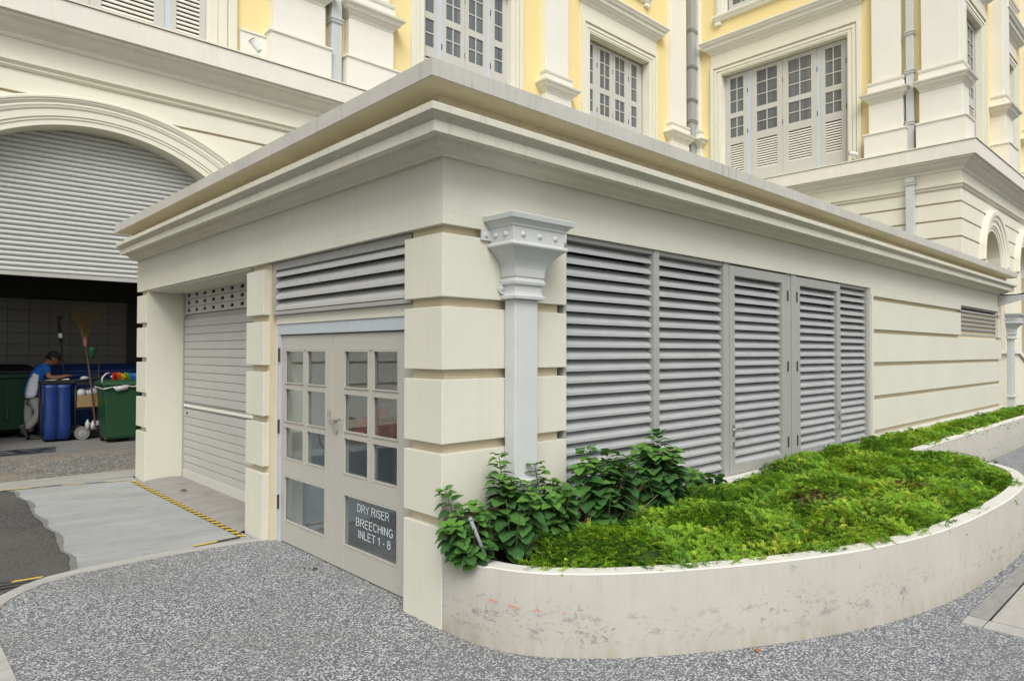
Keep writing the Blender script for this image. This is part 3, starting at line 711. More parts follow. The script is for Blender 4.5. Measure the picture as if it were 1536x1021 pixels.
# ------------------------------------------------------------------ ground cover
poly = np.array([p for p in pin[2:]]+[(15.3, -.10), (1.0, -.10), (.13, .0)])
def inside(P, poly):
    x, y = P[:, 0], P[:, 1]; c = np.zeros(len(P), bool); j = len(poly)-1
    for i in range(len(poly)):
        xi, yi = poly[i]; xj, yj = poly[j]
        m = ((yi > y) != (yj > y)) & (x < (xj-xi)*(y-yi)/(yj-yi+1e-12)+xi); c ^= m; j = i
    return c
def edge_dist(P, E):
    d = np.full(len(P), 9.)
    for a, b_ in zip(E[:-1], E[1:]):
        a = np.array(a); b_ = np.array(b_); ab = b_-a; L = (ab**2).sum()+1e-12
        t = np.clip(((P-a)@ab)/L, 0, 1)[:, None]; d = np.minimum(d, np.sqrt((((a+t*ab)-P)**2).sum(1)))
    return d
def vnoise(x, y, s, seed):
    r = np.random.default_rng(seed); g = r.random((64, 64)); u = (x*s) % 63; v = (y*s) % 63
    i = u.astype(int); j = v.astype(int); fu = u-i; fv = v-j; fu = fu*fu*(3-2*fu); fv = fv*fv*(3-2*fv)
    i2 = (i+1) % 64; j2 = (j+1) % 64
    return (g[i, j]*(1-fu)+g[i2, j]*fu)*(1-fv)+(g[i, j2]*(1-fu)+g[i2, j2]*fu)*fv
def cover_h(x, y, ed):
    base = .46+.075*np.clip(ed/.30, 0, 1)+.10*vnoise(x, y, 2.2, 3)+.065*vnoise(x, y, 6.5, 4)-.055
    base += .06*np.exp(-((x-6.0)/.5)**2-((y+1.0)/.35)**2)
    base += .045*np.exp(-((x-4.9)/1.2)**2-((y+.25)/.25)**2)       # mound against the louvres
    base -= .10*np.exp(-((x-1.2)/.7)**2-((y+.1)/.25)**2)+.10*np.exp(-((x-3.0)/.75)**2-((y-.0)/.42)**2)
    return base
def gen_polyx():
    pe_ = [(a[0]*(1-k)+b_[0]*k, a[1]*(1-k)+b_[1]*k) for a, b_, p in zip(pin, po, po) for k in [.62+.28*math.sin(p[0]*5.3)*math.sin(p[0]*11+1) if p[0] < 4.6 else min(1.35, .55+(p[0]-4.6)*.55) if p[1] < -.75 else .75]]; return np.array(pe_[2:]+[(15.3, -.10), (1.0, -.10), (.13, .0)])
polyx = gen_polyx()
def sprigs(N, seed, xr, dens_near=True):
    r = np.random.default_rng(seed)
    P = np.stack([r.uniform(xr[0], xr[1], N*3), r.uniform(-2.05, -.02, N*3)], 1); P = P[inside(P, polyx)]
    keep = ~((P[:, 0] < .40) & (P[:, 1] > -.45)) & ~((P[:, 0] > .9) & (P[:, 0] < 3.55) & (P[:, 1] > -.21-.07*np.sin(P[:, 0]*3)))
    P = P[keep][:N]; ins = inside(P, poly); wob = .5+.5*np.sin(P[:, 0]*9)*np.sin(P[:, 0]*23+1); P = P[ins | (r.random(len(P)) < .75*wob)]; ed = edge_dist(P, pin)*inside(P, poly); n = len(P)
    h = cover_h(P[:, 0], P[:, 1], ed)
    az = vnoise(P[:, 0], P[:, 1], 2.6, 21)*4*np.pi+r.normal(0, .75, n); el = np.radians(r.normal(34, 20, n))
    L = r.uniform(.06, .135, n); tall = r.random(n) < .12; L = np.where(tall, L*1.5, L); el = np.where(tall, np.radians(r.uniform(35, 75, n)), el)
    d = np.stack([np.cos(az)*np.cos(el), np.sin(az)*np.cos(el), np.sin(el)], 1)
    z0 = h-r.uniform(.0, .05, n)-L*d[:, 2]*.6
    B = np.concatenate([P-d[:, :2]*L[:, None]*.4, z0[:, None]], 1)
    # per-sprig colour: yellow tips, deep greens, a few brown patches
    pat = vnoise(P[:, 0], P[:, 1], 1.4, 9); pat2 = vnoise(P[:, 0]+5, P[:, 1], 3.1, 12)
    g1 = np.array([.075, .19, .016]); g2 = np.array([.29, .49, .03]); g3 = np.array([.42, .50, .05]); br = np.array([.16, .085, .035])
    t = np.clip(r.normal(.48, .25, n)+.8*(vnoise(P[:, 0], P[:, 1], 5.5, 33)-.5)+.4*(pat-.5), 0, 1)[:, None]
    c = g1*(1-t)+g2*t
    yl = (r.random(n) < .05+.20*(pat > .62))[:, None]; c = np.where(yl, g3*r.uniform(.7, 1.1, (n, 1)), c)
    dk = (np.exp(-((P[:, 0]-3.9)/.28)**2-((P[:, 1]+1.35)/.22)**2)+np.exp(-((P[:, 0]-2.25)/.12)**2-((P[:, 1]+1.35)/.07)**2)+.8*np.exp(-((P[:, 0]-2.8)/.35)**2-((P[:, 1]+1.05)/.18)**2)) > r.uniform(.2, 1.1, n)
    c = np.where(dk[:, None], br*r.uniform(.3, 1.1, (n, 1)), c)
    K = 17
    side = np.cross(d, [0, 0, 1.]); side /= np.linalg.norm(side, axis=1, keepdims=True)+1e-9; upv = np.cross(side, d)
    ts = np.linspace(.12, 1, K)[None, :, None]; sg = np.where(np.arange(K) % 2 == 0, 1., -1.)[None, :, None]
    droop = np.stack([np.zeros((n, K)), np.zeros((n, K)), -.25*(ts[..., 0]**2)*L[:, None]], 2)
    org = B[:, None]+d[:, None]*L[:, None, None]*ts+droop
    ph = r.uniform(-1, 1, (n, K, 1))
    ld = d[:, None]*.75+side[:, None]*sg*.9+upv[:, None]*(.35+.5*ph); ld /= np.linalg.norm(ld, axis=2, keepdims=True)
    ll = (.024*(1.15-.55*ts))*r.uniform(.7, 1.3, (n, K, 1))
    wv = np.cross(ld, upv[:, None]+.4*side[:, None]*ph); wv /= np.linalg.norm(wv, axis=2, keepdims=True)+1e-9
    w = .0038*r.uniform(.8, 1.3, (n, K, 1))
    tip = org+ld*ll; mid = org+ld*ll*.45
    V = np.stack([org, mid+wv*w, tip, mid-wv*w], 2).reshape(-1, 3)
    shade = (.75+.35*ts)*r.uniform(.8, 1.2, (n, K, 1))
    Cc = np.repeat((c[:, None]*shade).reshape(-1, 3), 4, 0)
    nq = n*K; Q = np.arange(nq*4).reshape(nq, 4)
    return V, Q, Cc
V1, Q1, C1 = sprigs(17500, 1, (.2, 6.6)); V2, Q2, C2 = sprigs(8500, 2, (6.4, 15.3))
def npmesh(name, V, Q, Cc, mat):
    me = bpy.data.meshes.new(name); me.vertices.add(len(V)); me.vertices.foreach_set('co', V.astype(np.float32).ravel())
    k = Q.shape[1]; me.loops.add(Q.size); me.loops.foreach_set('vertex_index', Q.astype(np.int32).ravel())
    me.polygons.add(len(Q)); me.polygons.foreach_set('loop_start', np.arange(0, Q.size, k, dtype=np.int32)); me.polygons.foreach_set('loop_total', np.full(len(Q), k, np.int32))
    me.update(calc_edges=True)
    a = me.color_attributes.new('col', 'FLOAT_COLOR', 'POINT'); a.data.foreach_set('color', np.concatenate([Cc, np.ones((len(Cc), 1))], 1).astype(np.float32).ravel())
    me.materials.append(mat); o = bpy.data.objects.new(name, me); COL.objects.link(o); WL[o.name] = Vector((0, 0, 0)); return o
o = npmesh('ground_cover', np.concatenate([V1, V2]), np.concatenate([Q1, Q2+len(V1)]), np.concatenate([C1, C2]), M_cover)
props(o, 'dense bright green feathery ground cover spilling over the planter', 'ground cover', kind='stuff')
# dark twiggy mass beneath the green
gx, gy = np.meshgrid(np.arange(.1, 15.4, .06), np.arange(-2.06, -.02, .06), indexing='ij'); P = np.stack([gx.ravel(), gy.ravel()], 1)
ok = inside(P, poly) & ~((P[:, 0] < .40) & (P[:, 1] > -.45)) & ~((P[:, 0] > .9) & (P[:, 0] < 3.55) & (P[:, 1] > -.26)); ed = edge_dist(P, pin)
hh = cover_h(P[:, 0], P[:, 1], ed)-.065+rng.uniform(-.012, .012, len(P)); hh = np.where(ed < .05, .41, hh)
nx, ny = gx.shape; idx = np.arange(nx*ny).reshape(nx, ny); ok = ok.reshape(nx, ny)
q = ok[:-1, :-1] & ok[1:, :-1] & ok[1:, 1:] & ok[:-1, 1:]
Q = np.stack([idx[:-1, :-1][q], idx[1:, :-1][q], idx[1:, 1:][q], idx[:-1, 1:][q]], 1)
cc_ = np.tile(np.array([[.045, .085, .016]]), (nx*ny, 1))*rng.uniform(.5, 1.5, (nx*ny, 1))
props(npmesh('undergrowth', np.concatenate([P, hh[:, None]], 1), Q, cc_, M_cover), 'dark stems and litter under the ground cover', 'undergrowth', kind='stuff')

# ------------------------------------------------------------------ leafy shrubs
def leaf_mesh(name, L, Wd, mat, seed, cup=.25):
    r = random.Random(seed); n = 7; V = []; F_ = []
    for i in range(n+1):
        t = i/n; w = Wd*math.sin(math.pi*t**.72)**.65*.5 if 0 < i < n else 0.0008
        ser = 1+.06*(-1)**i
        zc = -.35*L*t*t+.10*L*t
        for sgn in (-1, 0, 1): V.append((sgn*w*ser, L*t, zc+abs(sgn)*w*cup+(r.uniform(-1, 1)*.03*L if sgn else 0)))
    for i in range(n):
        a = i*3
        F_ += [(a, a+1, a+4, a+3), (a+1, a+2, a+5, a+4)]
    me = bpy.data.meshes.new(name); me.from_pydata(V, [], F_); me.materials.append(mat)
    me.polygons.foreach_set('use_smooth', [True]*len(me.polygons)); return me
LM = [leaf_mesh('leaf', 1, .86+.06*(k % 3), M_leaf[k % 3], k, .2+.1*(k % 2)) for k in range(9)]
def shrub(name, base, label, stems, lsize, group='leafy shrubs in the planter corner', maxleaf=240):
    sh_ = thing(name, label, 'shrub', base, group); B = Vector(base); n = 0
    for (top, lean, h) in stems:
        top = Vector(top); p0 = B+Vector(((top.x-B.x)*.25, (top.y-B.y)*.25, 0)); L = (top-p0).length; mid = (p0+top)/2+Vector((0, 0, .15*L*lean))
        def pt(t): return p0*(1-t)**2+mid*2*t*(1-t)+top*t*t
        mk('stem', MB().tube([pt(k/6) for k in range(7)], [.006-.0006*k for k in range(7)], 6), M_stem if random.random() > .3 else M_bark, sh_)
        nodes = max(4, int(L/.026)); rot = random.uniform(0, 6.28)
        for k in range(nodes):
            t = .12+.88*k/(nodes-1); p = pt(min(t, 1)); dr_ = (pt(min(1, t+.03))-pt(t-.03)).normalized(); rot += 1.57+random.uniform(-.3, .3)
            sz = 1.50*lsize*(1.05-.45*max(0, t-.6)/.4)*random.uniform(.75, 1.2)
            for q in range(2 if t < .97 else 4):
                if n >= maxleaf: break
                a = rot+math.pi*q if t < .97 else rot+math.pi/2*q
                ox = dr_.orthogonal().normalized(); oy = dr_.cross(ox); out = ox*math.cos(a)+oy*math.sin(a)
                f_ = (out*1.0+dr_*random.uniform(.05, .6)+Vector((0, 0, random.uniform(-.25, .15)))).normalized()
                upv = (Vector((0, 0, 1))*.8+dr_*.6+Vector((random.uniform(-.3, .3), random.uniform(-.3, .3), 0)))
                sx_ = f_.cross(upv).normalized(); uz = sx_.cross(f_)
                mm = Matrix((sx_*sz, f_*sz, uz*sz)).transposed().to_4x4(); mm.translation = p+out*sz*.22-B
                mi = random.choice([0, 1, 1, 0, 3, 4, 6, 7]) if t < .85 else random.choice([2, 5, 8, 0, 3])
                lo = bpy.data.objects.new('leaf', LM[mi]); COL.objects.link(lo); lo.parent = sh_; lo.matrix_local = mm; n += 1
    return sh_
def stems_around(c, tops): return [((x, y, z), random.uniform(-.2, .5), 0) for x, y, z in tops]
def dome(cx, cy, rx, ry, z0, zt, n, seed, extra=()):
    r = random.Random(seed); out = []
    for k in range(n):
        q = math.sqrt((k+.5)/n); a = k*2.39996+r.uniform(-.3, .3); x = cx+rx*q*math.cos(a); y = min(-.06, cy+ry*q*math.sin(a))
        out.append((x, y, z0+(zt-z0)*(1-q**2.2)*r.uniform(.75, 1.1)+r.uniform(0, .06)))
    return stems_around(0, list(extra)+out)
shrub('shrub', (.10, -.20, .43), 'low leafy shrub hanging over the planter corner beside the grey stake', dome(.02, -.22, .20, .20, .56, .72, 15, 1, [(-.02, -.06, .84), (-.10, -.18, .66)]), .060, maxleaf=230)
shrub('shrub', (.36, -.25, .43), 'tallest leafy shrub in front of the downpipe', dome(.34, -.32, .25, .24, .55, .84, 17, 2, [(.33, -.14, 1.02), (.27, -.20, .92), (.40, -.18, .86)]), .068, maxleaf=270)
shrub('shrub', (.70, -.25, .43), 'leafy shrub to the right of the downpipe', dome(.70, -.32, .24, .24, .55, .80, 15, 3, [(.66, -.12, .92), (.74, -.18, .82)]), .068, maxleaf=230)
shrub('shrub', (1.20, -.28, .43), 'dark leafy shrub against the first louvre panel', dome(1.24, -.32, .40, .26, .60, .90, 20, 4, [(1.10, -.18, .98), (1.36, -.18, .93), (.98, -.24, .88)]), .080, maxleaf=290)
shrub('shrub', (1.92, -.24, .43), 'dark leafy shrub against the second louvre panel', dome(1.90, -.28, .42, .22, .58, .86, 20, 5, [(2.00, -.14, 1.02), (1.74, -.16, .92), (2.16, -.18, .84)]), .084, maxleaf=290)
shrub('shrub', (2.55, -.20, .43), 'small sprawling shrub at the right end of the row by the louvres', stems_around(0, [(2.35, -.20, .66), (2.5, -.16, .64), (2.66, -.16, .60), (2.82, -.20, .56), (2.45, -.30, .56), (2.65, -.28, .54)]), .066, maxleaf=80)
mk('stake', MB().tube([(.13, -.29, .41), (-.055, -.335, .725)], [.0105, .0105], 10).tube([(-.055, -.335, .725), (-.060, -.336, .733)], .013, 10), M_pvc, smooth=True, label='short grey pipe stake leaning among the leaves', cat='stake')
#PART2
# ------------------------------------------------------------------ main building
main = thing('main_building', 'tall cream and yellow colonial building with pilasters and shuttered windows behind the annex', 'building', (8, 9, 0))
YW, XW, YC = 9.0, 17.335, 1.40        # wall planes: west wing front, cross wing side, cross wing end
FW = FYf(YW); FX = FXf(XW); FR = FYf(YC)
H = 6.89
# arch openings -------------------------------------------------
def arch_wall(name, F, u0, u1, z0, z1, arches, d0, d1, mat):
    """wall slab from d0 (back) to d1 (front) with arched openings (cx, half, zc, rad, zbase)"""
    mb = MB()
    def quad(ua, ub, za, zb, za2=None, zb2=None):
        za2 = za if za2 is None else za2
        p = [F(ua, d1, za), F(ub, d1, za2), F(ub, d1, zb), F(ua, d1, zb)]; q = [F(ua, d0, za), F(ub, d0, za2), F(ub, d0, zb), F(ua, d0, zb)]
        mb.add(p+q, [(0, 1, 2, 3), (7, 6, 5, 4), (0, 1, 5, 4), (3, 2, 6, 7)])
    cur = u0
    for (cx, hf, zc, rad, zb) in arches:
        quad(cur, cx-hf, z0, z1)
        mb.add([F(cx-hf, d0, z0), F(cx-hf, d1, z0), F(cx-hf, d1, z1), F(cx-hf, d0, z1)], [(0, 1, 2, 3)])
        mb.add([F(cx+hf, d0, z0), F(cx+hf, d1, z0), F(cx+hf, d1, z1), F(cx+hf, d0, z1)], [(0, 1, 2, 3)])
        N = 40
        for k in range(N):
            a = -hf+2*hf*k/N; b_ = -hf+2*hf*(k+1)/N
            quad(cx+a, cx+b_, zc+math.sqrt(max(0, rad*rad-a*a)), z1, zc+math.sqrt(max(0, rad*rad-b_*b_)))
        if zb > z0: quad(cx-hf, cx+hf, z0, zb)
        cur = cx+hf
    quad(cur, u1, z0, z1)
    return mk(name, mb, mat, main, recalc=False)
AC, AH = .08, 2.10
arch_wall('arch_wall', FW, -9, XW+.3, -.2, 6.25, [(AC, AH, 2.33, 2.85, -.2)], -.40, -.05, M_groove)
def ring(F, cx, rings, hf, zspring, name='arch_moulding', mat=None, parent=None):
    """rings: list of (z_apex, radius, projection) from inner to outer -> stepped archivolt"""
    mb = MB(); N = 48; prof = rings; vs = []
    for k in range(N+1):
        for (za, rr, p) in prof:
            w = math.sqrt(max(.01, rr*rr-(zspring-(za-rr))**2)); a = -w+2*w*k/N
            vs.append(F(cx+a, p, za-rr+math.sqrt(max(0, rr*rr-a*a))))
    m = len(prof); fs = [(k*m+i, k*m+i+1, (k+1)*m+i+1, (k+1)*m+i) for k in range(N) for i in range(m-1)]
    mb.add(vs, fs); return mk(name, mb, mat or M_bcream, parent or main)
def rr(z): return 2.85+(z-5.18)/.405*.85
def RG(z, p): return (z, rr(z), p)
ring(FW, AC, [(5.165, rr(5.18), -.39), (5.165, rr(5.18), .004), RG(5.245, .006), RG(5.247, .020), RG(5.285, .02), RG(5.287, .036), RG(5.395, .04), RG(5.40, .055), RG(5.43, .066), RG(5.445, .075), RG(5.47, .07), RG(5.49, .085), RG(5.51, .10), RG(5.53, .10), RG(5.535, .115), RG(5.56, .118), RG(5.585, .11), RG(5.585, -.02)], AH, 4.24)
def ringx(z):    # half width of the outer ring at height z
    r_ = rr(5.585); zc = 5.585-r_; return math.sqrt(max(0, r_*r_-(z-zc)**2))
# rusticated bands, cut to the curve of the archivolt
BANDS = ((5.485, 5.80), (5.046, 5.44), (4.60, 5.0), (4.15, 4.555), (3.70, 4.105), (3.25, 3.655), (2.8, 3.205), (2.35, 2.755), (1.9, 2.305), (1.45, 1.855), (1.0, 1.405), (.0, .955))
def midx(z): return math.sqrt(max(0, 3.3**2-(z-2.1)**2)) if z > 4.1 else AH+.3
for (a, b_) in BANDS:
    if a > 5.4:
        mk('stone_band', MB().bf(FW, -9, XW-.002, -.049, -.003, a, b_), M_bcream, main, bevel=.005); continue
    for sg, ue in ((1, XW-.002), (-1, -9)):
        cut = [(AC+sg*midx(b_+(a-b_)*k/6), b_+(a-b_)*k/6) for k in range(7)] if b_ < 5.4 else [(AC+sg*midx(5.39+(a-5.39)*k/6), 5.39+(a-5.39)*k/6) for k in range(7)]
        if b_ >= 5.4: cut = [(AC+sg*midx(5.39), b_)]+cut
        P_ = [(ue, a), (ue, b_)]+cut
        mk('stone_band', MB().prism([FW(u, -.003, z) for u, z in P_], (0, 0, 0), (0, .046, 0)), M_bcream, main)
# body of the cross wing
mk('wing_wall', MB().box(XW+.05, 34, YC+.05+.6, 12, -.2, 6.25).box(XW+.05, XW+.6, YC+.05, YC+.65, -.2, 6.25), M_groove, main)
for (a, b_) in ((5.485, 5.80), (5.046, 5.44), (4.60, 5.0), (4.15, 4.555), (3.70, 4.105), (3.25, 3.655), (2.8, 3.205), (2.35, 2.755), (1.9, 2.305), (1.45, 1.855), (1.0, 1.405), (.0, .955)):
    mk('stone_band', MB().box(XW, XW+.06, YC+.06, YW-.001, a, b_), M_bcream, main, bevel=.005)
    # the end wall: bands interrupted by the arches
    arcs = [(20.55, .95, 1.50, 4.15), (24.75, .95, 1.50, 4.15)]; cur = XW
    for cx, ri, ro, zc in arcs:
        hw = math.sqrt(max(0, ro*ro-max(0, (a+b_)/2-zc)**2)) if (a+b_)/2 < zc+ro else 0
        if a > 5.4: hw = 0
        hw = max(0, hw-.12)
        if hw: mk('stone_band', MB().box(cur, cx-hw, YC, YC+.06, a, b_), M_bcream, main, bevel=.005); cur = cx+hw
    mk('stone_band', MB().box(cur, 34, YC, YC+.06, a, b_), M_bcream, main, bevel=.005)
arch_wall('end_wall', FYf(YC), XW+.6, 34, -.2, 6.25, [(20.55, .95, 4.15, .95, -.2), (24.75, .95, 4.15, .95, -.2)], -.60, -.05, M_groove)
for cx in (20.55, 24.75):
    ring(FR, cx, [(5.085, .935, -.55), (5.085, .935, .0), (5.16, 1.01, .0), (5.162, 1.012, .02), (5.22, 1.07, .03), (5.225, 1.075, .05), (5.36, 1.21, .055), (5.37, 1.22, .08), (5.47, 1.32, .10), (5.50, 1.35, .13), (5.62, 1.47, .14), (5.65, 1.50, .12), (5.65, 1.50, -.02)], .949, 4.15)
    for s_ in (-1, 1): mk('arch_jamb', MB().bf(FR, cx+s_*1.0-.03-(.02 if s_ < 0 else -.02), cx+s_*1.46, -.04, .10, -.2, 4.15), M_bcream, main, bevel=.01)
# string moulding and cornice ledge
def rlev(pr, x0=XW, y0=YC): return [(z, x0-p, 34, y0-p, 12) for z, p in pr]
STR = [(5.8005, -.01), (5.806, .02), (5.835, .05), (5.85, .03), (5.87, .035), (5.885, .06), (5.905, .085), (5.925, .085), (5.935, .0), (6.2495, .0)]
LEDGE = [(6.25, .01), (6.262, .03), (6.285, .05), (6.31, .055), (6.335, .09), (6.36, .14), (6.40, .20), (6.43, .235), (6.45, .245), (6.47, .33), (6.515, .335), (6.516, .398), (6.86, .402)]
CAPL = [(6.8605, .408), (6.868, .409)]
mk('string_moulding', MB().loft(rlev(STR)), M_bcream, main)
mk('cornice_ledge', MB().loft(rlev(LEDGE)), M_ledge, main)
mk('ledge_flashing', MB().loft(rlev(CAPL)), M_flash, main)
def wlev(pr): return [(z, -9, XW-.02, YW-p, 12) for z, p in pr]
mk('string_moulding', MB().loft(wlev(STR)), M_bcream, main)
mk('cornice_ledge', MB().loft(wlev(LEDGE)), M_ledge, main)
mk('ledge_flashing', MB().loft(wlev(CAPL)), M_flash, main)
mk('ledge_top', MB().box(-9, XW-.3, 8.575, 12, 6.8685, 6.895), M_bcream, main)
mk('ledge_top', MB().box(XW-.425, 34, .975, 12, 6.8687, 6.899), M_bcream, main)

# upper storeys
YU, XU, YR_ = 9.05, 17.38, 1.45
GW = FYf(YU); GX = FXf(XU); GR = FYf(YR_); ZT = 17.
def wallrects(name, F, u0, u1, z0, z1, ops, d0, d1, mat):
    ops = [(o[0]-.03, o[1]+.03, o[2], o[3]+.03) for o in ops]
    us = sorted({u0, u1, *[o[0] for o in ops], *[o[1] for o in ops]}); mb = MB()
    for a, b_ in zip(us[:-1], us[1:]):
        zz = [z0]
        for o in sorted([o for o in ops if o[0] <= a and o[1] >= b_], key=lambda o: o[2]): zz += [o[2], o[3]]
        zz.append(z1)
        for k in range(0, len(zz), 2):
            if zz[k+1] > zz[k]+1e-4: mb.bf(F, a, b_, d0, d1, zz[k], zz[k+1])
    return mk(name, mb, mat, main)
def winmesh(F, opening, leaves, ztop=10.60, zb=6.92, rec=-.20, frame_m=None, leaf_m=None, louv=True, label=None, rows1=(9.36, 10.48, 3), rows2=(8.57, 9.20, 2), lz=(7.42, 8.34), pale=None):
    u0, u1 = opening; mb = MB(); lm = leaf_m or M_winframe
    for (a, b_, cols, st) in leaves:
        ia, ib = a+st, b_-st
        mb.bf(F, a, ia, rec-.05, rec, zb, ztop-.03).bf(F, ib, b_, rec-.05, rec, zb, ztop-.03)
        mb.bf(F, ia, ib, rec-.05, rec-.0005, rows1[1], ztop-.03).bf(F, ia, ib, rec-.05, rec-.0005, rows2[1], rows1[0]).bf(F, ia, ib, rec-.05, rec-.0005, lz[1], rows2[0]).bf(F, ia, ib, rec-.05, rec-.0005, zb, lz[0])
        for (z0, z1, n) in (rows1, rows2):
            for k in range(1, n):
                z = z0+(z1-z0)*k/n; mb.bf(F, ia, ib, rec-.032, rec-.008, z-.014, z+.014)
            for k in range(1, cols):
                u = ia+(ib-ia)*k/cols; mb.bf(F, u-.014, u+.014, rec-.032, rec-.0085, z0, z1)
    w = mk('window', mb, lm, main, label=label)
    fb = MB().bf(F, u0+.001, u1-.001, rec-.08, rec-.03, ztop-.05, ztop-.001)
    cur = u0+.001
    for (a, b_, cols, st) in list(leaves)+[(u1-.001, None, 0, 0)]:
        if a-cur > .006: fb.bf(F, cur, a, rec-.06, rec-.012, zb, ztop-.05)
        cur = b_
    mk('frame', fb, M_winpale, w)
    for (a, b_, cols, st) in leaves:
        ia, ib = a+st, b_-st
        for (z0, z1, n) in (rows1, rows2):
            for c in range(cols):
                for k in range(n):
                    ua = ia+(ib-ia)*c/cols+(.014 if c else 0); ub = ia+(ib-ia)*(c+1)/cols-(.014 if c < cols-1 else 0)
                    za = z0+(z1-z0)*k/n+(.014 if k else 0); zc = z0+(z1-z0)*(k+1)/n-(.014 if k < n-1 else 0)
                    mk('pane', MB().bf(F, ua, ub, rec-.030, rec-.026, za, zc), M_pane, w)
        if louv:
            n = int((lz[1]-lz[0])/.076); P_ = [F(ia, rec-.045, lz[0]), F(ia, rec-.005, lz[0]), F(ia, rec-.005, lz[0]+.020), F(ia, rec-.035, lz[0]+.052), F(ia, rec-.045, lz[0]+.052)]
            q = F(ib, 0, 0); p_ = F(ia, 0, 0); o = mk('slat', MB().prism(P_, (0, 0, 0), (q[0]-p_[0], q[1]-p_[1], 0)), M_winslat, w)
            row(o, (0, 0, .076), n)
            mk('louvre_shade_sheet', MB().bf(F, ia, ib, rec-.06, rec-.051, lz[0], lz[1]), M_dark, w)  # black sheet put in as shade to darken the slat gaps
            for z in (8.6, 9.9): mk('hinge', MB().bf(F, a-.012, a+.004, rec-.01, rec+.006, z, z+.14), M_hinge, w)
    return w
def surround(F, u0, u1, zo, wd=.37, zb=6.92, header=(11.34, 11.75), hl=.42, hproj=.22, win=(-.22)):
    """architrave round an opening u0..u1 with its top at zo, plain frieze and hood"""
    zt = header[0]
    for s_, (a, b_) in ((0, (u0-wd, u0)), (1, (u1, u1+wd))):
        mb = MB()
        o_, i_ = (a, b_) if s_ == 0 else (b_, a); sg = 1 if s_ == 0 else -1
        mb.bf(F, o_, i_, win, .03, zb, zo); mb.bf(F, o_, o_+sg*wd*.30, .03, .085, zb, zt-.35)
        mb.bf(F, o_+sg*wd*.34, o_+sg*wd*.62, .0305, .06, zb, zo+.12); mb.bf(F, o_+sg*wd*.66, o_+sg*wd*.94, .0305, .045, zb, zo+.04)
        mk('architrave', mb, M_bcream, main, bevel=.006)
    mb = MB().bf(F, u0-wd, u1+wd, win, .031, zo+.0005, zt)
    mb.bf(F, u0-wd*.66+.0, u1+wd*.66, .0305, .06, zo+.12, zo+.20).bf(F, u0-wd*.34, u1+wd*.34, .0305, .045, zo+.04, zo+.10)
    mb.bf(F, u0-wd*.7, u1+wd*.7, .031, .085, zo+.25, zo+.33)
    mk('window_head', mb, M_bcream, main, bevel=.005)
    e = hl-wd
    L = [(zt, .0), (zt+.03, .02), (zt+.08, .06), (zt+.10, .11), (zt+.16, .16), (zt+.17, .20), (zt+.27, .22), (zt+.28, .27), (zt+.33, .30), (zt+.37, .34), (header[1], .34)]
    mk('hood_moulding', MB().lf(F, u0-wd-.0, u1+wd+.0, -.05, .04, [(z, p*.9) for z, p in L]), M_bwhite, main)
def pilaster(F, u0, u1, d, pede=True, wide=.09, zt=ZT, lo=None, hi=None, slim=False):
    """shaft + base mouldings + cap of pedestal + pedestal die + plinth"""
    mk('pilaster', MB().bf(F, u0, u1, -.04, d, 8.95, zt), M_bwhite, main, bevel=.01)
    mk('base_moulding', MB().lf(F, u0, u1, -.04, d, [(8.70, .075), (8.70, .085), (8.845, .085), (8.85, .05), (8.88, .055), (8.885, .07), (8.92, .09), (8.955, .095), (8.96, .03), (8.985, .0)]), M_bwhite, main)
    mk('pedestal_cap', MB().lf(F, u0, u1, -.04, d, [(8.36, .03), (8.38, .05), (8.42, .065), (8.47, .12), (8.50, .13), (8.51, .17), (8.575, .20), (8.60, .25), (8.635, .26), (8.655, .20), (8.699, .10)]), M_bwhite, main)
    mk('pedestal_die', MB().lf(F, u0, u1, -.04, d, [(7.58, .06), (8.36, .06)]), M_bwhite, main, bevel=.006)
    mk('pedestal_plinth', MB().lf(F, u0, u1, -.04, d, [(6.90, .15), (7.52, .15), (7.53, .18), (7.565, .18), (7.60, .08)]), M_bwhite, main)
# --- west wing upper wall
upz = (12.64, 16.2)
opsW = [(-3.2, 1.68, 6.80, 10.60), (6.33, 8.98, 6.80, 10.60), (12.0, 14.82, 6.80, 10.60), (12.4, 14.5, *upz)]
wallrects('upper_wall', GW, -9, XU+.2, 6.895, ZT, [(-3.2, 1.68, 6.80, 10.60), (6.33, 8.98, 6.80, 10.60), (12.0, 14.82, 6.80, 10.60), (12.4, 14.4, *upz)], -.45, 0, M_yellow)
mk('room_shade_sheet', MB().box(-9, 17, 9.505, 9.55, 6.9, 16.5).box(17.83, 17.9, 2, 9, 6.9, 16.5).box(18, 33, 1.905, 1.95, 6.9, 16.5), M_dark, main)  # near-black slabs stand in for the shade inside, no rooms are modelled
winmesh(GW, (6.33, 8.98), [(6.36, 6.80, 1, .10), (6.93, 7.60, 2, .12), (7.61, 8.30, 2, .12), (8.42, 8.95, 1, .13)], leaf_m=M_winframe, label='tall pale window rising behind the annex roof corner', rec=-.12)
winmesh(GW, (12.0, 14.82), [(12.10, 12.60, 1, .13), (12.66, 13.36, 2, .13), (13.37, 14.08, 2, .13), (14.15, 14.70, 1, .14)], label='tall window left of the inner corner', rec=-.26)
surround(GW, 6.33, 8.98, 10.60); surround(GW, 12.0, 14.82, 10.60)
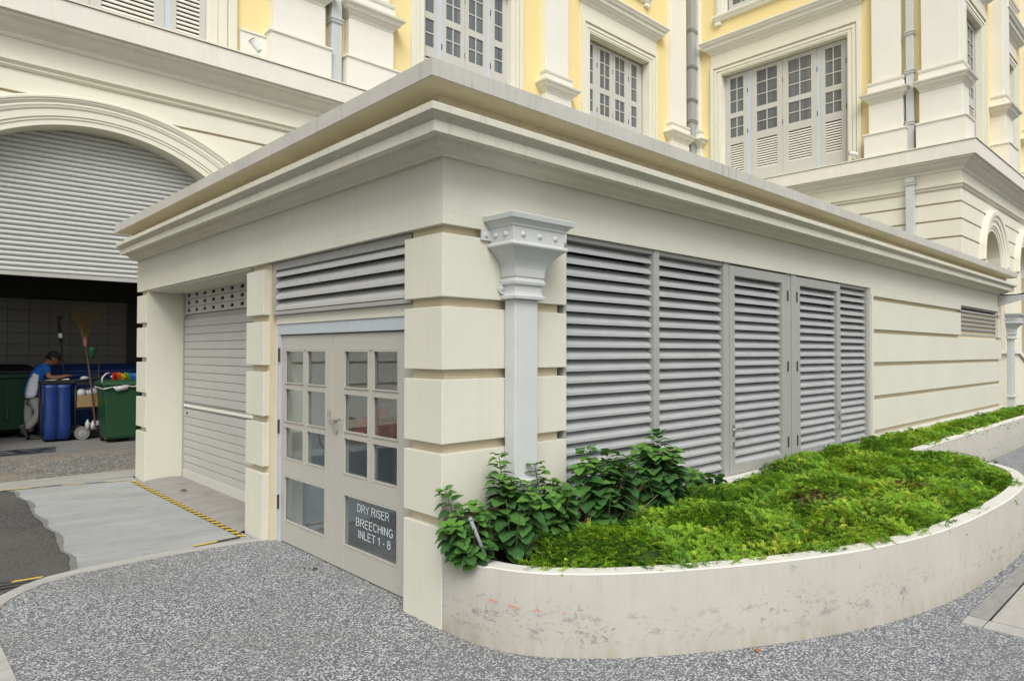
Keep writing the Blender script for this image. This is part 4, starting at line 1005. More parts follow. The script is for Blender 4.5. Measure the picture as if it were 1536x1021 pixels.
# far left shutter window: lower louvres only in view
w = winmesh(GW, (-3.2, 1.68), [(-2.5, -1.4, 2, .2), (-1.39, -.10, 2, .2), (-.09, 1.0, 2, .16), (1.10, 1.66, 1, .09)], label='wide shuttered window above the garage arch', rec=-.04, lz=(7.06, 8.34), zb=6.92)
surround(GW, -3.2, 1.68, 10.60, wd=.50)
pilaster(GW, 2.86, 3.78, .14); pilaster(GW, 4.42, 5.35, .14); pilaster(GW, 10.10, 10.98, .14); pilaster(GW, 15.85, 16.72, .14)
mk('wall_base', MB().bf(GW, 2.24, 6.0, 0.001, .06, 6.896, 7.46).bf(GW, 2.24, 6.0, .001, .08, 7.461, 7.50), M_bwhite, main)
# --- cross wing side wall
wallrects('upper_wall', GX, YR_+.45, YU-.001, 6.9, ZT, [(4.12, 8.02, 6.80, 10.62), (4.3, 7.85, *upz)], -.45, 0, M_yellow)
winmesh(GX, (4.12, 8.02), [(7.24, 7.97, 2, .14), (6.10, 7.10, 2, .17), (5.06, 6.085, 2, .17), (4.24, 4.95, 2, .13)][::-1], ztop=10.62, label='large window with louvred lower panels on the cross wing', rec=-.20)
surround(GX, 4.12, 8.02, 10.62)
pilaster(GX, 2.72, 3.44, .16); pilaster(GX, 8.76, 9.02, .14)
# corner pilaster of the cross wing (solid corner)
for nm, L, bv in (('pilaster', [(8.95, 0), (ZT, 0)], .01), ('base_moulding', [(8.70, .085), (8.845, .085), (8.85, .05), (8.88, .055), (8.885, .07), (8.92, .09), (8.955, .095), (8.96, .03), (8.985, .0)], 0),
                  ('pedestal_cap', [(8.36, .03), (8.38, .05), (8.42, .065), (8.47, .12), (8.50, .13), (8.51, .17), (8.575, .20), (8.60, .25), (8.635, .26), (8.655, .20), (8.699, .10)], 0),
                  ('pedestal_die', [(7.58, .06), (8.36, .06)], .006), ('pedestal_plinth', [(6.90, .15), (7.52, .15), (7.53, .18), (7.565, .18), (7.60, .08)], 0)):
    mk(nm, MB().loft([(z, XU-.15-p, XU+.40+p*.5, YC-.02-p, 2.24+p*.6) for z, p in L]), M_bwhite, main, bevel=bv)
# --- cross wing end wall
wallrects('upper_wall', GR, XU+.3, 34, 6.9, ZT, [(18.05, 19.62, 6.80, 10.62), (22.1, 23.7, 6.80, 10.62), (18.3, 19.4, *upz), (22.3, 23.5, *upz)], -.45, 0, M_yellow)
for a in (18.05, 22.10):
    winmesh(GR, (a, a+1.58), [(a+.05, a+.62, 1, .12), (a+.66, a+1.53, 2, .14)], ztop=10.62, rec=-.125, louv=(a < 19), label='narrow window on the end wall of the cross wing')
    surround(GR, a, a+1.58, 10.62, wd=.42, win=-.13)
pilaster(GR, 20.75, 21.55, .30); pilaster(GR, 24.9, 25.7, .30)
# third storey windows (only their sills and lowest panes are in view)
def upper_window(F, u0, u1, leaves, label):
    for a_ in (u0-.34, u1-.001):
        mk('architrave', MB().bf(F, a_, a_+.341, -.2, .07, 12.56, 16.6).bf(F, a_+.08, a_+.26, .07, .10, 12.56, 16.6), M_bwhite, main, bevel=.006)
    mk('window_sill', MB().lf(F, u0-.34, u1+.34, -.2, .07, [(12.37, .0), (12.40, .04), (12.46, .05), (12.47, .08), (12.53, .10), (12.558, .09)]), M_bwhite, main)
    for a_ in (u0-.36, u1+.16): mk('sill_bracket', MB().bf(F, a_, a_+.2, 0, .10, 12.26, 12.369), M_bwhite, main)
    mb = MB()
    for (a, b_) in leaves:
        mb.bf(F, a, a+.13, -.12, -.07, 12.64, 16.2).bf(F, b_-.13, b_, -.12, -.07, 12.64, 16.2).bf(F, a+.13, b_-.13, -.12, -.0705, 12.64, 12.80)
        m_ = (a+b_)/2; mb.bf(F, m_-.014, m_+.014, -.11, -.08, 12.8, 16.2)
        for z in (13.15, 13.5, 13.85, 14.2): mb.bf(F, a+.13, b_-.13, -.11, -.0805, z-.014, z+.014)
    w = mk('window', mb, M_winframe, main, label=label)
    for (a, b_) in leaves:
        m_ = (a+b_)/2
        for z in (12.80, 13.164, 13.514, 13.864):
            for (ua, ub) in ((a+.13, m_-.014), (m_+.014, b_-.13)): mk('pane', MB().bf(F, ua, ub, -.10, -.096, z, z+.32), M_pane, w)
upper_window(GW, 12.4, 14.4, [(12.42, 13.38), (13.4, 14.38)], 'third storey window left of the inner corner')
upper_window(GX, 4.3, 7.85, [(6.95, 7.80), (5.9, 6.9), (4.9, 5.88)], 'third storey window above the large louvred window')
upper_window(GR, 18.3, 19.4, [(18.32, 19.38)], 'third storey window on the end wall')
upper_window(GR, 22.3, 23.5, [(22.32, 23.48)], 'far third storey window on the end wall')
# rainwater pipes on the main building
def rpipe(F, u0, u1, d0, d1, z0, z1, cols, m=M_pipe, label=None, shoe=False):
    p = mk('rainwater_pipe', MB().bf(F, u0, u1, d0, d1, z0, z1), m, main, bevel=.008, label=label)
    for z in cols:
        mk('collar', MB().lf(F, u0, u1, d0, d1, [(z, .01), (z+.01, .03), (z+.03, .035), (z+.04, .012), (z+.07, .012), (z+.08, .035), (z+.10, .03), (z+.11, .01)]), m, p)
    return p
rpipe(GX, 2.42, 2.60, .03, .16, 6.90, ZT, (7.62, 8.98, 10.0, 11.4), label='rainwater pipe between the corner pilasters')
rpipe(FX, 2.42, 2.62, .01, .15, 4.62, 6.235, (4.62, 6.02), label='lower rainwater pipe under the cornice ledge')
rpipe(GW, 3.98, 4.20, .03, .20, 6.90, ZT, (8.15,), label='rainwater pipe above the garage arch')
mp = paint('mid_grey_pipe_paint', (.33, .34, .335), .06, 6, .2, 60, .45, .4)
rpipe(GW, 16.90, 17.20, .05, .22, 6.90, ZT, (9.2, 9.9, 11.0, 12.2), mp, label='grey rainwater pipe in the inner corner')
# stair parapet at the far right
sp = thing('stair_parapet', 'sloping cream stair parapet at the far right edge behind the downpipe', 'parapet', (20, .7, 0))
mk('parapet_wall', MB().prism([(18.6, .72, 0), (30, .72, 0), (30, .72, .1), (21.0, .72, 1.28), (19.8, .72, 1.62), (18.6, .72, 1.62)], (0, 0, 0), (0, .3, 0)), M_bcream, sp)
mk('coping', MB().prism([(18.5, .66, 1.625), (19.8, .66, 1.625), (22.4, .66, .92), (22.4, .66, 1.02), (19.85, .66, 1.72), (18.5, .66, 1.72)], (0, 0, 0), (0, .42, 0)), M_bwhite, sp)
# neighbouring cream block across the yard, out of frame: what the glass doors reflect
# ------------------------------------------------------------------ big shutter and garage
bs = mk('roller_shutter', MB().box(-2.6, 3.0, 9.42, 9.46, 2.85, 5.6), M_bigshutter, main, label='half raised corrugated roller shutter under the arch')
pr = []
for k in range(9):
    a = math.pi*k/8; pr.append((9.415-.026*math.sin(a)-.001, .008+.060*(1-math.cos(a))/2))
pr = [(9.418, .0), (9.405, .002)]+pr+[(9.405, .076), (9.418, .078)]
s0 = mk('shutter_slat', MB().prism([(-2.6, y, 2.86+z) for y, z in pr], (0, 0, 0), (5.6, 0, 0)), M_bigshutter, bs, smooth=False)
row(s0, (0, 0, .0785), 31)
mk('bottom_rail', MB().box(-2.6, 3.0, 9.385, 9.43, 2.80, 2.858), M_kerb, bs, bevel=.005)
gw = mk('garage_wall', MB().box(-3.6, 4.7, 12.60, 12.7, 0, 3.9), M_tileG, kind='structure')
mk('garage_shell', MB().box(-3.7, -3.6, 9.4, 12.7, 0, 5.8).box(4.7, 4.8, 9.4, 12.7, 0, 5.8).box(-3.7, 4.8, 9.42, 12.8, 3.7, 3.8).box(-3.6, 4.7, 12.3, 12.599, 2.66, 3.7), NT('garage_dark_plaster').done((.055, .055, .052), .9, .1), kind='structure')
tl = mk('wall_tile', MB().box(-2.7, -2.707+.335, 12.590, 12.60, 2.44, 2.652), M_tile, gw, bevel=.002)
for i in range(12):
    for j in range(9):
        if i or j: cp(tl, (i*.335, random.uniform(-.0012, .0012), -j*.22))
# ------------------------------------------------------------------ things in the garage
GF = .122
# green wheeled bin
M_green = NT('green_bin_plastic').done((.012, .052, .020), .45, .4); M_dgreen = NT('dark_green_container').done((.010, .045, .022), .5, .3); M_bbin = NT('blue_lid_plastic').done((.012, .04, .17), .45, .4)
gb = thing('wheelie_bin', 'green wheeled bin with white liner on its rim and rainbow duster on its lid', 'bin', (.52, 9.80, GF))
mk('body', MB().loft([(GF+.06, .33, .75, 9.60, 10.02), (GF+.10, .32, .76, 9.58, 10.05), (GF+.90, .27, .80, 9.52, 10.10), (GF+.905, .25, .82, 9.50, 10.12), (GF+.95, .25, .82, 9.50, 10.12)]), M_green, gb, bevel=.025)
mk('lid', MB().loft([(GF+.955, .235, .835, 9.49, 10.14), (GF+.985, .235, .835, 9.49, 10.14), (GF+1.03, .27, .80, 9.54, 10.10), (GF+1.045, .33, .74, 9.62, 10.04)]), M_green, gb, bevel=.012)
for x in (.34, .74): mk('wheel', MB().lathe((x-.02, 10.03, GF+.10), (1, 0, 0), [(0, .05), (.005, .10), (.045, .10), (.05, .05)], 18), M_black, gb)
mk('handle', MB().tube([(.32, 10.12, GF+.94), (.32, 10.18, GF+.98), (.76, 10.18, GF+.98), (.76, 10.12, GF+.94)], .014, 8), M_green, gb)
M_bag = paint('white_bag_film', (.45, .45, .46), .1, 20, .5, 40, .4, .4)
pts = []
for k in range(34):
    t = k/33*5; s_ = random.uniform(-.012, .012)
    if t < 1: p = (.24, 10.1-.6*t)
    elif t < 3: p = (.24+.30*(t-1), 9.485)
    else: p = (.84, 9.485+.3*(t-3))
    pts.append((p[0]+s_*.5, p[1]+s_*.3, GF+.925+s_*.8-(.02*math.sin(t*2.2))))
mb = MB().tube(pts, [.010+.003*math.sin(k*1.9) for k in range(34)], 7)
mb.tube([(.26, 9.62, GF+.97), (.25, 9.60, GF+1.08), (.30, 9.60, GF+1.15), (.36, 9.6, GF+1.17)], [.02, .014, .012, .006], 6).tube([(.72, 9.47, GF+.93), (.78, 9.46, GF+1.03), (.76, 9.48, GF+1.10), (.74, 9.5, GF+1.15)], [.018, .016, .013, .01], 6)
mb.prism([(.38, 9.475, GF+.94), (.62, 9.475, GF+.95), (.60, 9.475, GF+.89), (.44, 9.475, GF+.86)], (0, 0, 0), (0, .008, 0))
lb_ = mk('bin_liner', mb, M_bag, smooth=True, label='white liner bag folded over the rim of the green bin', cat='bag')
du = thing('feather_duster', 'rainbow striped fluffy duster lying on the green bin lid', 'duster', (.62, 9.72, GF+1.05))
for k, c in enumerate([(.55, .04, .02), (.75, .22, .02), (.80, .55, .03), (.20, .45, .05), (.04, .25, .55), (.06, .30, .70), (.30, .45, .75)]):
    mb = MB(); x0 = .42+.065*k; n = 90; r_ = random.Random(k)
    for i in range(n):
        a = r_.uniform(0, 6.28); x = x0+r_.uniform(0, .065); rd = r_.uniform(.045, .075); c0_ = Vector((x, 9.70+.02*k, GF+1.105-.004*k)); o_ = Vector((r_.uniform(-.2, .2), math.cos(a), math.sin(a))).normalized()*rd; s_ = o_.cross(Vector((1, .2, 0))).normalized()*.012
        mb.add([c0_+s_, c0_-s_, c0_+o_-s_*.4, c0_+o_+s_*.4], [(0, 1, 2, 3)])
    mk('bristle_band', mb, NT('duster_colour').done(c, .9, .1), du, recalc=False)
mk('handle', MB().tube([(.40, 9.70, GF+1.10), (.88, 9.84, GF+1.07), (1.15, 9.9, GF+1.05)], .012, 8), M_white, du)
# big containers behind
def container(x0, x1, y0, y1, h, mb_, ml, label, name):
    t_ = thing(name, label, 'bin', ((x0+x1)/2, (y0+y1)/2, GF))
    mk('body', MB().loft([(GF+.15, x0+.12, x1-.12, y0+.12, y1-.08), (GF+h*.93, x0, x1, y0, y1), (GF+h*.935, x0-.03, x1+.03, y0-.03, y1), (GF+h, x0-.03, x1+.03, y0-.03, y1)]), mb_, t_, bevel=.02)
    mk('lid', MB().loft([(GF+h+.005, x0-.04, x1+.04, y0-.04, y1), (GF+h+.05, x0-.04, x1+.04, y0-.04, y1), (GF+h+.16, x0+.1, x1-.1, y0+.25, y1-.02)]), ml, t_, bevel=.02)
    for x in (x0+.2, x1-.2): mk('caster', MB().lathe((x-.02, y0+.18, GF+.09), (1, 0, 0), [(0, .09), (.05, .09)], 14), M_black, t_)
    n = max(2, int((x1-x0)/.35))
    for k in range(1, n): mk('rib', MB().box(x0+(x1-x0)*k/n-.02, x0+(x1-x0)*k/n+.02, y0+.02, y0+.12, GF+.35, GF+h*.9), mb_, t_)
container(-2.1, -.40, 11.3, 12.2, 1.13, M_dgreen, M_black, 'large dark green four wheeled container behind the person', 'refuse_container')
container(-.28, 1.6, 11.45, 12.25, 1.12, M_bbin, M_bbin, 'large blue lidded container at the back of the garage', 'refuse_container')
# cleaning trolley
tr = thing('cleaning_trolley', 'black cleaning trolley with a big rear wheel and a blue bag holder', 'trolley', (.1, 10.6, GF))
mb = MB()
for x in (-.44, .02, .40):
    for y in (10.40, 10.78): mb.tube([(x, y, GF+.10), (x, y, GF+.98)], .014, 8)
for y in (10.40, 10.78): mb.tube([(-.46, y, GF+.99), (.10, y, GF+1.02), (.46, y, GF+1.08), (.5, y, GF+1.12)], .016, 8)
mb.tube([(.5, 10.40, GF+1.12), (.5, 10.78, GF+1.12)], .016, 8).tube([(-.44, 10.40, GF+.16), (.48, 10.40, GF+.16)], .014, 8).tube([(-.44, 10.78, GF+.16), (.48, 10.78, GF+.16)], .014, 8)
mk('frame', mb, M_black, tr, smooth=True)
mk('shelf', MB().box(.03, .42, 10.38, 10.80, GF+.52, GF+.56), M_black, tr, bevel=.008)
mk('deck', MB().box(-.42, .46, 10.38, 10.80, GF+.13, GF+.17), M_black, tr, bevel=.008)
mk('tray', MB().box(-.44, .02, 10.36, 10.82, GF+.97, GF+1.03).box(.03, .42, 10.38, 10.8, GF+.94, GF+.99), M_black, tr, bevel=.01)
for y in (10.36, 10.79):
    wh = mk('wheel', MB().lathe((.12, y, GF+.115), (0, 1, 0), [(0, .085), (.004, .112), (.03, .112), (.034, .085)], 24), M_black, tr)
    mk('hub', MB().lathe((.12, y-.004, GF+.115), (0, -1, 0), [(0, .062), (.003, .062), (.004, .018), (.02, .012)], 16), NT('hub_grey').done((.25, .25, .25), .5, .4), wh)
    mk('tyre', MB().lathe((.12, y-.002, GF+.115), (0, 1, 0), [(0, .104), (-.002, .112), (.012, .118), (.024, .118), (.036, .112), (.038, .104)], 24), NT('grey_tyre').done((.16, .16, .15), .8, .2), wh)
mk('caster', MB().lathe((-.38, 10.5, GF+.05), (0, 1, 0), [(0, .05), (.03, .05)], 14).lathe((.44, 10.5, GF+.05), (0, 1, 0), [(0, .05), (.03, .05)], 14), M_black, tr)
M_bluebag = paint('blue_vinyl_bag', (.008, .034, .16), .2, 6, .5, 14, .42, .4)
mb = MB()
for x0, x1, y0, y1 in ((-.44, -.225, 10.33, 10.80), (-.265, -.04, 10.31, 10.82)):
    L = []; cx = (x0+x1)/2; cy = (y0+y1)/2; vs = []; N = 16
    for z, s_ in ((GF+.03, .78), (GF+.07, .92), (GF+.25, 1.02), (GF+.5, 1.0), (GF+.75, .96), (GF+.90, .94), (GF+.96, .98)):
        for k in range(N):
            a = 2*math.pi*k/N; ca, sa = math.cos(a), math.sin(a); q = .38
            vs.append((cx+(x1-x0)/2*s_*math.copysign(abs(ca)**q, ca)*(1+.05*math.sin(3*a+z*9)), cy+(y1-y0)/2*s_*math.copysign(abs(sa)**q, sa)*(1+.03*math.sin(5*a+z*7)), z))
    fs = [tuple(range(N))[::-1], tuple(range(6*N, 7*N))]+[(i*N+k, i*N+(k+1) % N, (i+1)*N+(k+1) % N, (i+1)*N+k) for i in range(6) for k in range(N)]
    mb.add(vs, fs)
mk('waste_bag', mb, M_bluebag, tr, smooth=True, label='big blue vinyl bag hanging in the trolley')
mk('zip', MB().tube([(-.247, 10.30, GF+.08), (-.247, 10.298, GF+.5), (-.247, 10.305, GF+.92)], .006, 6), M_black, tr)
mk('paper', MB().add([(-.44, 10.34, GF+1.036), (-.30, 10.32, GF+1.038), (-.24, 10.42, GF+1.05), (-.38, 10.46, GF+1.04)], [(0, 1, 2, 3)]).add([(-.20, 10.33, GF+1.04), (-.08, 10.34, GF+1.045), (-.08, 10.42, GF+1.06), (-.16, 10.43, GF+1.05)], [(0, 1, 2, 3)]), M_white, label='two sheets of white paper on the trolley tray', cat='paper', recalc=False)
M_card = paint('cardboard', (.26, .18, .09), .12, 5, .1, 40, .8, .2)
cb = MB().box(.04, .36, 10.36, 10.375, GF+.565, GF+.77).box(.04, .36, 10.685, 10.70, GF+.565, GF+.77).box(.04, .055, 10.375, 10.685, GF+.565, GF+.77).box(.345, .36, 10.375, 10.685, GF+.565, GF+.77).box(.055, .345, 10.375, 10.685, GF+.565, GF+.575)
mk('cardboard_box', cb, M_card, label='open brown cardboard box full of white rags on the trolley shelf', cat='box')
def blob(c, r, seed, sq=(1, 1, 1)):
    b = bmesh.new(); bmesh.ops.create_icosphere(b, subdivisions=2, radius=1); rd = random.Random(seed); mb = MB()
    for v in b.verts: k = 1+rd.uniform(-.16, .16); v.co = Vector((v.co.x*r*k*sq[0]+c[0], v.co.y*r*k*sq[1]+c[1], v.co.z*r*k*sq[2]+c[2]))
    mb.v = [tuple(v.co) for v in b.verts]; mb.f = [tuple(v.index for v in f.verts) for f in b.faces]; mb.m = [0]*len(mb.f); b.free(); return mb
mb = MB()
for i, (x, y, z, r_) in enumerate([(.11, 10.45, .80, .075), (.20, 10.50, .79, .07), (.29, 10.44, .81, .07), (.33, 10.48, .86, .05), (.10, 10.6, .80, .07), (.25, 10.6, .8, .08)]):
    q = blob((x, y, GF+z), r_, i); mb.add(q.v, q.f)
mk('rag_pile', mb, M_bag, smooth=True, label='crumpled white rags filling the cardboard box', cat='rags')
q = blob((.16, 10.45, GF+1.06), .045, 31, (1.5, 1, .8)); mk('cloth', q, M_bag, smooth=True, label='white cloth bundle on the trolley tray', cat='cloth')
# brooms
def bundle(c, n, r0, r1, L, seed, m, parent, up=(0, 0, 1), name='bristles', thick=.0035):
    mb = MB(); rd = random.Random(seed); c = Vector(c)
    for i in range(n):
        a = rd.uniform(0, 6.28); q = math.sqrt(rd.random()); l = L*rd.uniform(.8, 1.05)
        p0 = c+Vector((math.cos(a)*r0*q, math.sin(a)*r0*q*.6, 0)); p1 = c+Vector((math.cos(a)*r1*q*1.02, math.sin(a)*r1*q*.6, l)); pm = (p0+p1)/2+Vector((math.cos(a)*-.04*q, 0, .03))
        mb.tube([p0, pm, p1], [thick, thick*.8, thick*.3], 3, cap=False)
    return mk(name, mb, m, parent)
M_straw = NT('straw').done((.13, .09, .035), .8, .2); M_wood = NT('wood_pole').done((.10, .055, .03), .6, .3)
b1 = thing('broom', 'upturned broom of spread coconut leaf ribs standing in the trolley', 'broom', (.30, 10.42, GF+.17))
mk('pole', MB().tube([(.31, 10.30, GF+.17), (.24, 10.32, GF+.9), (.14, 10.34, GF+1.72)], .014, 8), M_wood, b1)
mk('binding', MB().tube([(.145, 10.34, GF+1.62), (.135, 10.34, GF+1.80)], .03, 10), NT('cloth_binding').done((.28, .12, .10), .8, .1), b1)
bundle((.137, 10.34, GF+1.72), 150, .03, .30, .58, 3, M_straw, b1)
b2 = thing('broom', 'dark bristled broom with a white label leaning beside the person', 'broom', (-.02, 10.86, GF+.17))
mk('pole', MB().tube([(-.02, 10.84, GF+.17), (-.05, 10.84, GF+.9), (-.13, 10.84, GF+1.72)], .014, 8), M_black, b2)
mk('label_band', MB().tube([(-.135, 10.84, GF+1.76), (-.142, 10.84, GF+1.84)], .032, 10), M_white, b2)
mk('binding', MB().tube([(-.125, 10.84, GF+1.66), (-.135, 10.84, GF+1.76)], .028, 10).tube([(-.142, 10.84, GF+1.84), (-.155, 10.84, GF+1.96)], .03, 10), M_black, b2)
bundle((-.155, 10.84, GF+1.94), 60, .025, .07, .22, 5, NT('dark_bristle').done((.05, .04, .03), .9, .1), b2)
cu = thing('green_scoop', 'small green plastic scoop hanging on the broom pole', 'scoop', (.23, 10.28, GF+1.45))
mk('bowl', MB().lathe((.22, 10.27, GF+1.40), (.1, 0, 1), [(0, .03), (.04, .05), (.14, .07), (.19, .072), (.192, .062), (.14, .055)], 14), NT('dark_green_plastic').done((.012, .05, .03), .5, .3), cu, smooth=True)
pn = thing('dustpan_pole', 'thin long handled pole with grey grips standing behind the cardboard box', 'pole', (.39, 10.5, GF+.17))
mk('pole', MB().tube([(.385, 10.55, GF+.17), (.39, 10.52, GF+1.36)], .011, 8), M_wood, pn)
mk('grip', MB().tube([(.385, 10.55, GF+.22), (.386, 10.55, GF+.30)], .03, 10), M_bag, pn)
bo = mk('bottle', MB().lathe((.20, 10.38, GF+.172), (0, 0, 1), [(0, .035), (.12, .035), (.15, .012), (.17, .012)], 14).lathe((.28, 10.38, GF+.172), (0, 0, 1), [(0, .033), (.10, .033), (.13, .012), (.15, .012)], 14), M_bag, smooth=True, label='pair of small white bottles on the trolley deck', cat='bottles')
# floor mat / drain plate
fm = MB(); N = 14; vs = []
for i in range(N+1):
    for j in range(7):
        x = -2.1+1.62*i/N+.10*(j/6); y = 9.03+.62*j/6; vs.append((x, y, GF+.006+.004*math.sin(i*2.1+j)))
fm.add(vs, [(i*7+j, (i+1)*7+j, (i+1)*7+j+1, i*7+j+1) for i in range(N) for j in range(6)])
t = NT('wet_black_mat'); mcol = t.mix(t.mask(t.noise(5, 5, t.map((1, 3, 1))), .52, .62), (.012, .013, .016), (.22, .23, .24))
mk('floor_mat', fm, t.done(mcol, .45, .4), recalc=False, label='black mat with pale smears lying on the garage floor edge', cat='mat')
# ------------------------------------------------------------------ floodlights on the ledge
def flood(base, aim, label):
    t_ = thing('floodlight', label, 'floodlight', base, 'small floodlights on the building ledge')
    b_ = Vector(base); a = Vector(aim).normalized()
    mk('base', MB().box(b_.x-.09, b_.x+.09, b_.y-.04, b_.y+.04, b_.z, b_.z+.03), M_hinge, t_)
    mk('stem', MB().tube([b_+Vector((0, 0, .03)), b_+Vector((0, 0, .12))], .016, 8), M_lightbody, t_)
    c = b_+Vector((0, 0, .20)); h = mk('lamp_head', MB().lathe(c-a*.13, a, [(.04, .035), (.06, .052), (.22, .058), (.25, .066), (.26, .066)], 18), M_lightbody, t_, smooth=False)
    mk('lens', MB().lathe(c+a*.141, a, [(0, .066), (.003, .066)], 18), M_hinge, h)
flood((2.42, 8.68, 6.896), (-.55, .2, .8), 'small white floodlight on the ledge above the garage arch')
flood((17.06, 3.83, 6.90), (.1, .9, .35), 'small white floodlight on the ledge below the large window')

# ------------------------------------------------------------------ person leaning on the trolley
pe = thing('person', 'person in blue and white shirt, grey trousers and dark cap leaning on the trolley', 'person', (-.5, 10.95, GF))
PY = 10.95
def skin_mesh(name, verts, edges, rad, mats, parent, sub=2, **k):
    me = bpy.data.meshes.new(name); c = Vector(verts[0]); me.from_pydata([Vector(v)-c for v in verts], edges, [])
    o = bpy.data.objects.new(name, me); COL.objects.link(o); o.parent = parent; o.location = c-WL[parent.name]; WL[o.name] = c
    me.materials.append(mats)
    m = o.modifiers.new('skin', 'SKIN'); m.use_smooth_shade = True
    for i, r_ in enumerate(rad):
        q = r_ if isinstance(r_, tuple) else (r_, r_); me.skin_vertices[0].data[i].radius = q
    me.skin_vertices[0].data[0].use_root = True
    s_ = o.modifiers.new('sub', 'SUBSURF'); s_.levels = sub; s_.render_levels = sub
    return props(o, **k)
M_skin = NT('skin').done((.20, .095, .055), .55, .3); M_shirt = paint('blue_shirt', (.015, .095, .34), .15, 9, .3, 30, .85, .1); M_wshirt = paint('white_side_panel', (.45, .46, .50), .1, 9, .3, 30, .85, .1)
M_trou = paint('grey_trousers', (.24, .235, .22), .2, 8, .5, 25, .9, .1); M_shoe = NT('black_shoe').done((.02, .02, .02), .5, .3); M_hair = NT('dark_hair').done((.012, .010, .009), .7, .3); M_cap = NT('dark_cap').done((.03, .027, .024), .85, .1)
# body core (one surface): pelvis, spine, neck, arms with fingers
V = [(-.50, PY, .92), (-.47, PY, 1.05), (-.43, PY, 1.20), (-.38, PY-.0, 1.35), (-.33, PY-.02, 1.43), (-.29, PY-.04, 1.47),
     (-.36, PY-.17, 1.36), (-.31, PY-.24, 1.19), (-.17, PY-.30, 1.19), (-.09, PY-.32, 1.215),
     (-.36, PY+.17, 1.36), (-.28, PY+.10, 1.19), (-.13, PY-.08, 1.20), (-.05, PY-.16, 1.225)]
E_ = [(0, 1), (1, 2), (2, 3), (3, 4), (4, 5), (3, 6), (6, 7), (7, 8), (8, 9), (3, 10), (10, 11), (11, 12), (12, 13)]
Rr = [.135, .13, .14, .135, .06, .05, .062, .045, .032, .03, .062, .045, .032, .03]
def fingers(base, dirv, side, V, E_, Rr, root):
    b0 = Vector(base); d = Vector(dirv).normalized(); s_ = Vector(side).normalized()
    for k, ln in enumerate((.065, .075, .07, .055)):
        p = b0+s_*(k-1.5)*.020+d*.03; i = len(V)
        V += [tuple(p), tuple(p+d*ln*.5+Vector((0, 0, -.004))), tuple(p+d*ln*.8+Vector((0, 0, -.022)))]; Rr += [.0095, .0085, .0075]; E_ += [(root, i), (i, i+1), (i+1, i+2)]
    p = b0-s_*.035; i = len(V); V += [tuple(p), tuple(p+d*.035-s_*.01)]; Rr += [.010, .009]; E_ += [(root, i), (i, i+1)]
fingers(V[9], (1, .1, .1), (0, 1, 0), V, E_, Rr, 9); fingers(V[13], (1, -.1, .1), (0, 1, 0), V, E_, Rr, 13)
skin_mesh('body', V, E_, Rr, M_skin, pe)
# head
hc = Vector((-.235, PY-.05, 1.515)); fwd = Vector((.86, -.10, -.50)).normalized(); sd_ = Vector((0, 1, 0)); hu = fwd.cross(sd_)*-1
if hu.z < 0: hu = -hu
b = bmesh.new(); bmesh.ops.create_uvsphere(b, u_segments=20, v_segments=16, radius=1); mb = MB()
for v in b.verts:
    x, y, z = v.co; fx = x*.098*(1+.05*(z < 0)); yy = y*.078*(1-.18*max(0, -z)); zz = z*.125
    nose = .028*math.exp(-((y/.16)**2)-(((z+.12)/.20)**2))*(x > 0); fx += nose
    fx -= .010*math.exp(-(((abs(y)-.35)/.16)**2)-(((z-.10)/.12)**2))*(x > 0)
    fx += .010*math.exp(-((y/.3)**2)-(((z+.52)/.08)**2))*(x > 0)
    v.co = hc+fwd*fx+sd_*yy+hu*zz
mb.v = [tuple(v.co) for v in b.verts]; mb.f = [tuple(q.index for q in f.verts) for f in b.faces]; mb.m = [0]*len(mb.f); b.free()
hd = mk('head', mb, M_skin, pe, smooth=True)
for s_ in (-1, 1):
    mk('ear', MB().lathe(hc+sd_*s_*.078+hu*-.005, sd_*s_, [(-.01, .026), (.008, .030), (.014, .02)], 12), M_skin, hd, smooth=True)
    mk('eye', MB().lathe(hc+fwd*.088+sd_*s_*.030+hu*.012, fwd, [(-.006, .011), (.003, .010), (.006, .004)], 10), M_hair, hd, smooth=True)
mk('mouth', MB().tube([hc+fwd*.098+hu*-.062+sd_*-.022, hc+fwd*.106+hu*-.064, hc+fwd*.098+hu*-.062+sd_*.022], .005, 6), NT('lips').done((.22, .07, .05), .5, .3), hd)
mk('hair', MB().lathe(hc-fwd*.022-hu*.02, hu, [(-.02, .083), (.03, .093), (.06, .088)], 16), M_hair, hd, smooth=True)
mb = MB().lathe(hc-fwd*.006+hu*.035, (hu+fwd*.1), [(0, .100), (.03, .103), (.07, .090), (.098, .055), (.106, .01)], 20)
mb.prism([tuple(hc+fwd*a_+sd_*b_+hu*c_) for a_, b_, c_ in ((.06, -.085, .045), (.13, -.07, .040), (.175, -.03, .036), (.18, .03, .036), (.13, .07, .040), (.06, .085, .045))], (0, 0, 0), tuple(hu*.008))
mk('cap', mb, M_cap, pe, smooth=False)
# shirt, trousers, shoes
skin_mesh('shirt', [(-.515, PY, .83), (-.505, PY, .95), (-.475, PY, 1.06), (-.43, PY, 1.21), (-.385, PY, 1.34), (-.35, PY-.01, 1.40), (-.365, PY-.16, 1.365), (-.32, PY-.225, 1.235), (-.365, PY+.16, 1.365), (-.30, PY+.13, 1.24)],
          [(0, 1), (1, 2), (2, 3), (3, 4), (4, 5), (4, 6), (6, 7), (4, 8), (8, 9)], [(.165, .155), (.165, .15), (.158, .145), (.165, .15), (.15, .13), .075, .085, .072, .085, .072], M_shirt, pe)
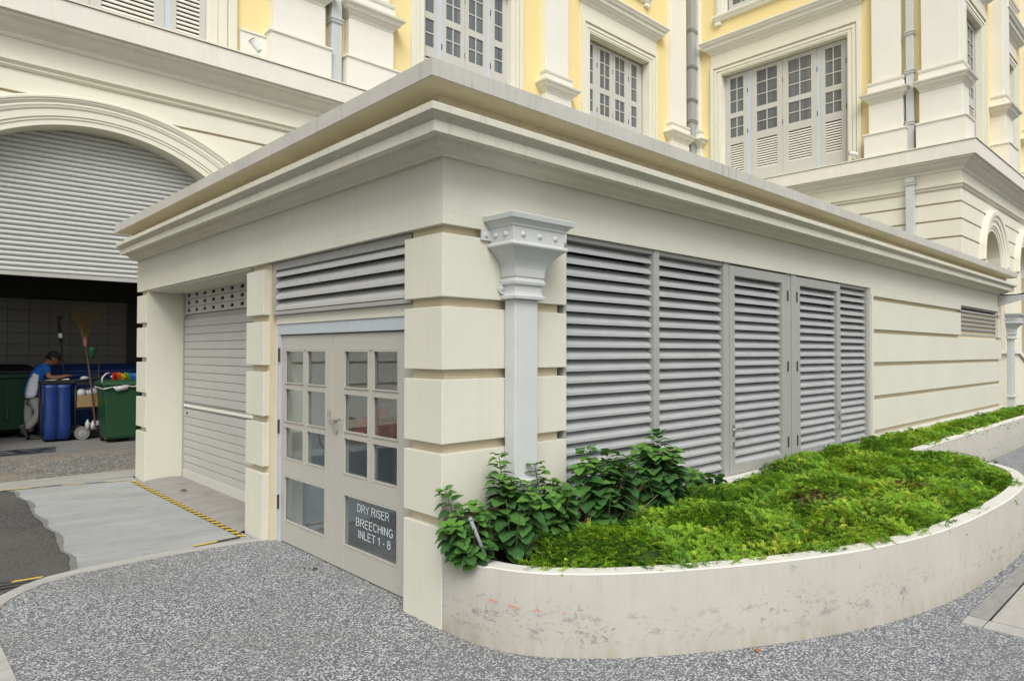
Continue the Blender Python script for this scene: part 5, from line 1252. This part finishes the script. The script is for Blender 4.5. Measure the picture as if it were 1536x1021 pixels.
# white panel following the flank
mb = MB(); prof = [(.85, -.63, -.50), (.92, -.632, -.475), (1.05, -.612, -.455), (1.17, -.575, -.455), (1.26, -.53, -.45), (1.32, -.475, -.44)]; vs = []
for z, xa, xb in prof:
    for k in range(5):
        t_ = k/4; x = xa+(xb-xa)*t_; cxs = -.515+(z-.83)*.27; rx = .172; yy = PY-.162*math.sqrt(max(.02, 1-((x-cxs)/rx)**2))-.008; vs.append((x, yy, z))
mb.add(vs, [(i*5+k, i*5+k+1, (i+1)*5+k+1, (i+1)*5+k) for i in range(len(prof)-1) for k in range(4)])
o = mk('side_panel', mb, M_wshirt, pe, smooth=True, recalc=False); m = o.modifiers.new('thick', 'SOLIDIFY'); m.thickness = .012
skin_mesh('trousers', [(-.51, PY, .88), (-.535, PY+.085, .76), (-.56, PY+.08, .50), (-.52, PY+.06, .24), (-.48, PY-.085, .76), (-.42, PY-.10, .59), (-.50, PY-.06, .43), (-.60, PY-.02, .31)],
          [(0, 1), (1, 2), (2, 3), (0, 4), (4, 5), (5, 6), (6, 7)], [.105, .088, .072, .062, .088, .078, .066, .058], M_trou, pe)
def shoe(p, d, name='shoe'):
    p = Vector(p); d = Vector(d).normalized(); mb = MB(); s_ = d.cross(Vector((0, 0, 1))).normalized(); u_ = s_.cross(d)
    vs = []
    for t_, w_, h in ((-.05, .030, .06), (-.02, .040, .085), (.06, .042, .07), (.14, .048, .045), (.19, .040, .03), (.21, .015, .015)):
        for a_, hh_ in ((-1, 0), (1, 0), (.8, 1), (-.8, 1)): vs.append(p+d*t_+s_*w_*a_+u_*h*hh_)
    mb.add(vs, [(i*4+k, i*4+(k+1) % 4, (i+1)*4+(k+1) % 4, (i+1)*4+k) for i in range(5) for k in range(4)]+[(0, 1, 2, 3), (20, 21, 22, 23)])
    mk(name, mb, M_shoe, pe, bevel=.008)
shoe((-.52, PY+.05, GF+.001), (1, -.15, 0)); shoe((-.68, PY-.02, GF+.21), (.45, -.1, -.9))

# ------------------------------------------------------------------ litter
def litter(name, x, y, z, L, ang, c, label, cat):
    ca, sa = math.cos(ang), math.sin(ang); V = []
    for k, (a, w_, h) in enumerate(((-.5, 0, .004), (-.2, .22, .010), (.1, .26, .016), (.35, .15, .008), (.55, .0, .002))):
        for sg in (-1, 0, 1): V.append((x+L*(a*ca-sg*w_*sa), y+L*(a*sa+sg*w_*ca), z+.004+h*(1 if sg else .3)))
    mb = MB().add(V, [(i*3+k, i*3+k+1, (i+1)*3+k+1, (i+1)*3+k) for i in range(4) for k in range(2)])
    mk(name, mb, NT(name+'_litter').done(c, .8, .2), recalc=False, label=label, cat=cat)
litter('fallen_leaf', 1.10, -1.42, .004, .055, .6, (.42, .17, .07), 'dry orange leaf on the pavement at the foot of the planter wall', 'leaf')
litter('fallen_leaf', .12, 5.05, .045, .10, 2.2, (.03, .025, .02), 'dark curled leaf lying on the concrete ramp', 'leaf')
litter('fallen_leaf', -.03, 1.53, .004, .05, .3, (.07, .05, .03), 'small brown leaf on the speckled pavement before the door', 'leaf')
litter('fallen_leaf', -.08, 1.60, .004, .03, 1.3, (.05, .04, .03), 'tiny dark leaf scrap on the speckled pavement before the door', 'leaf')
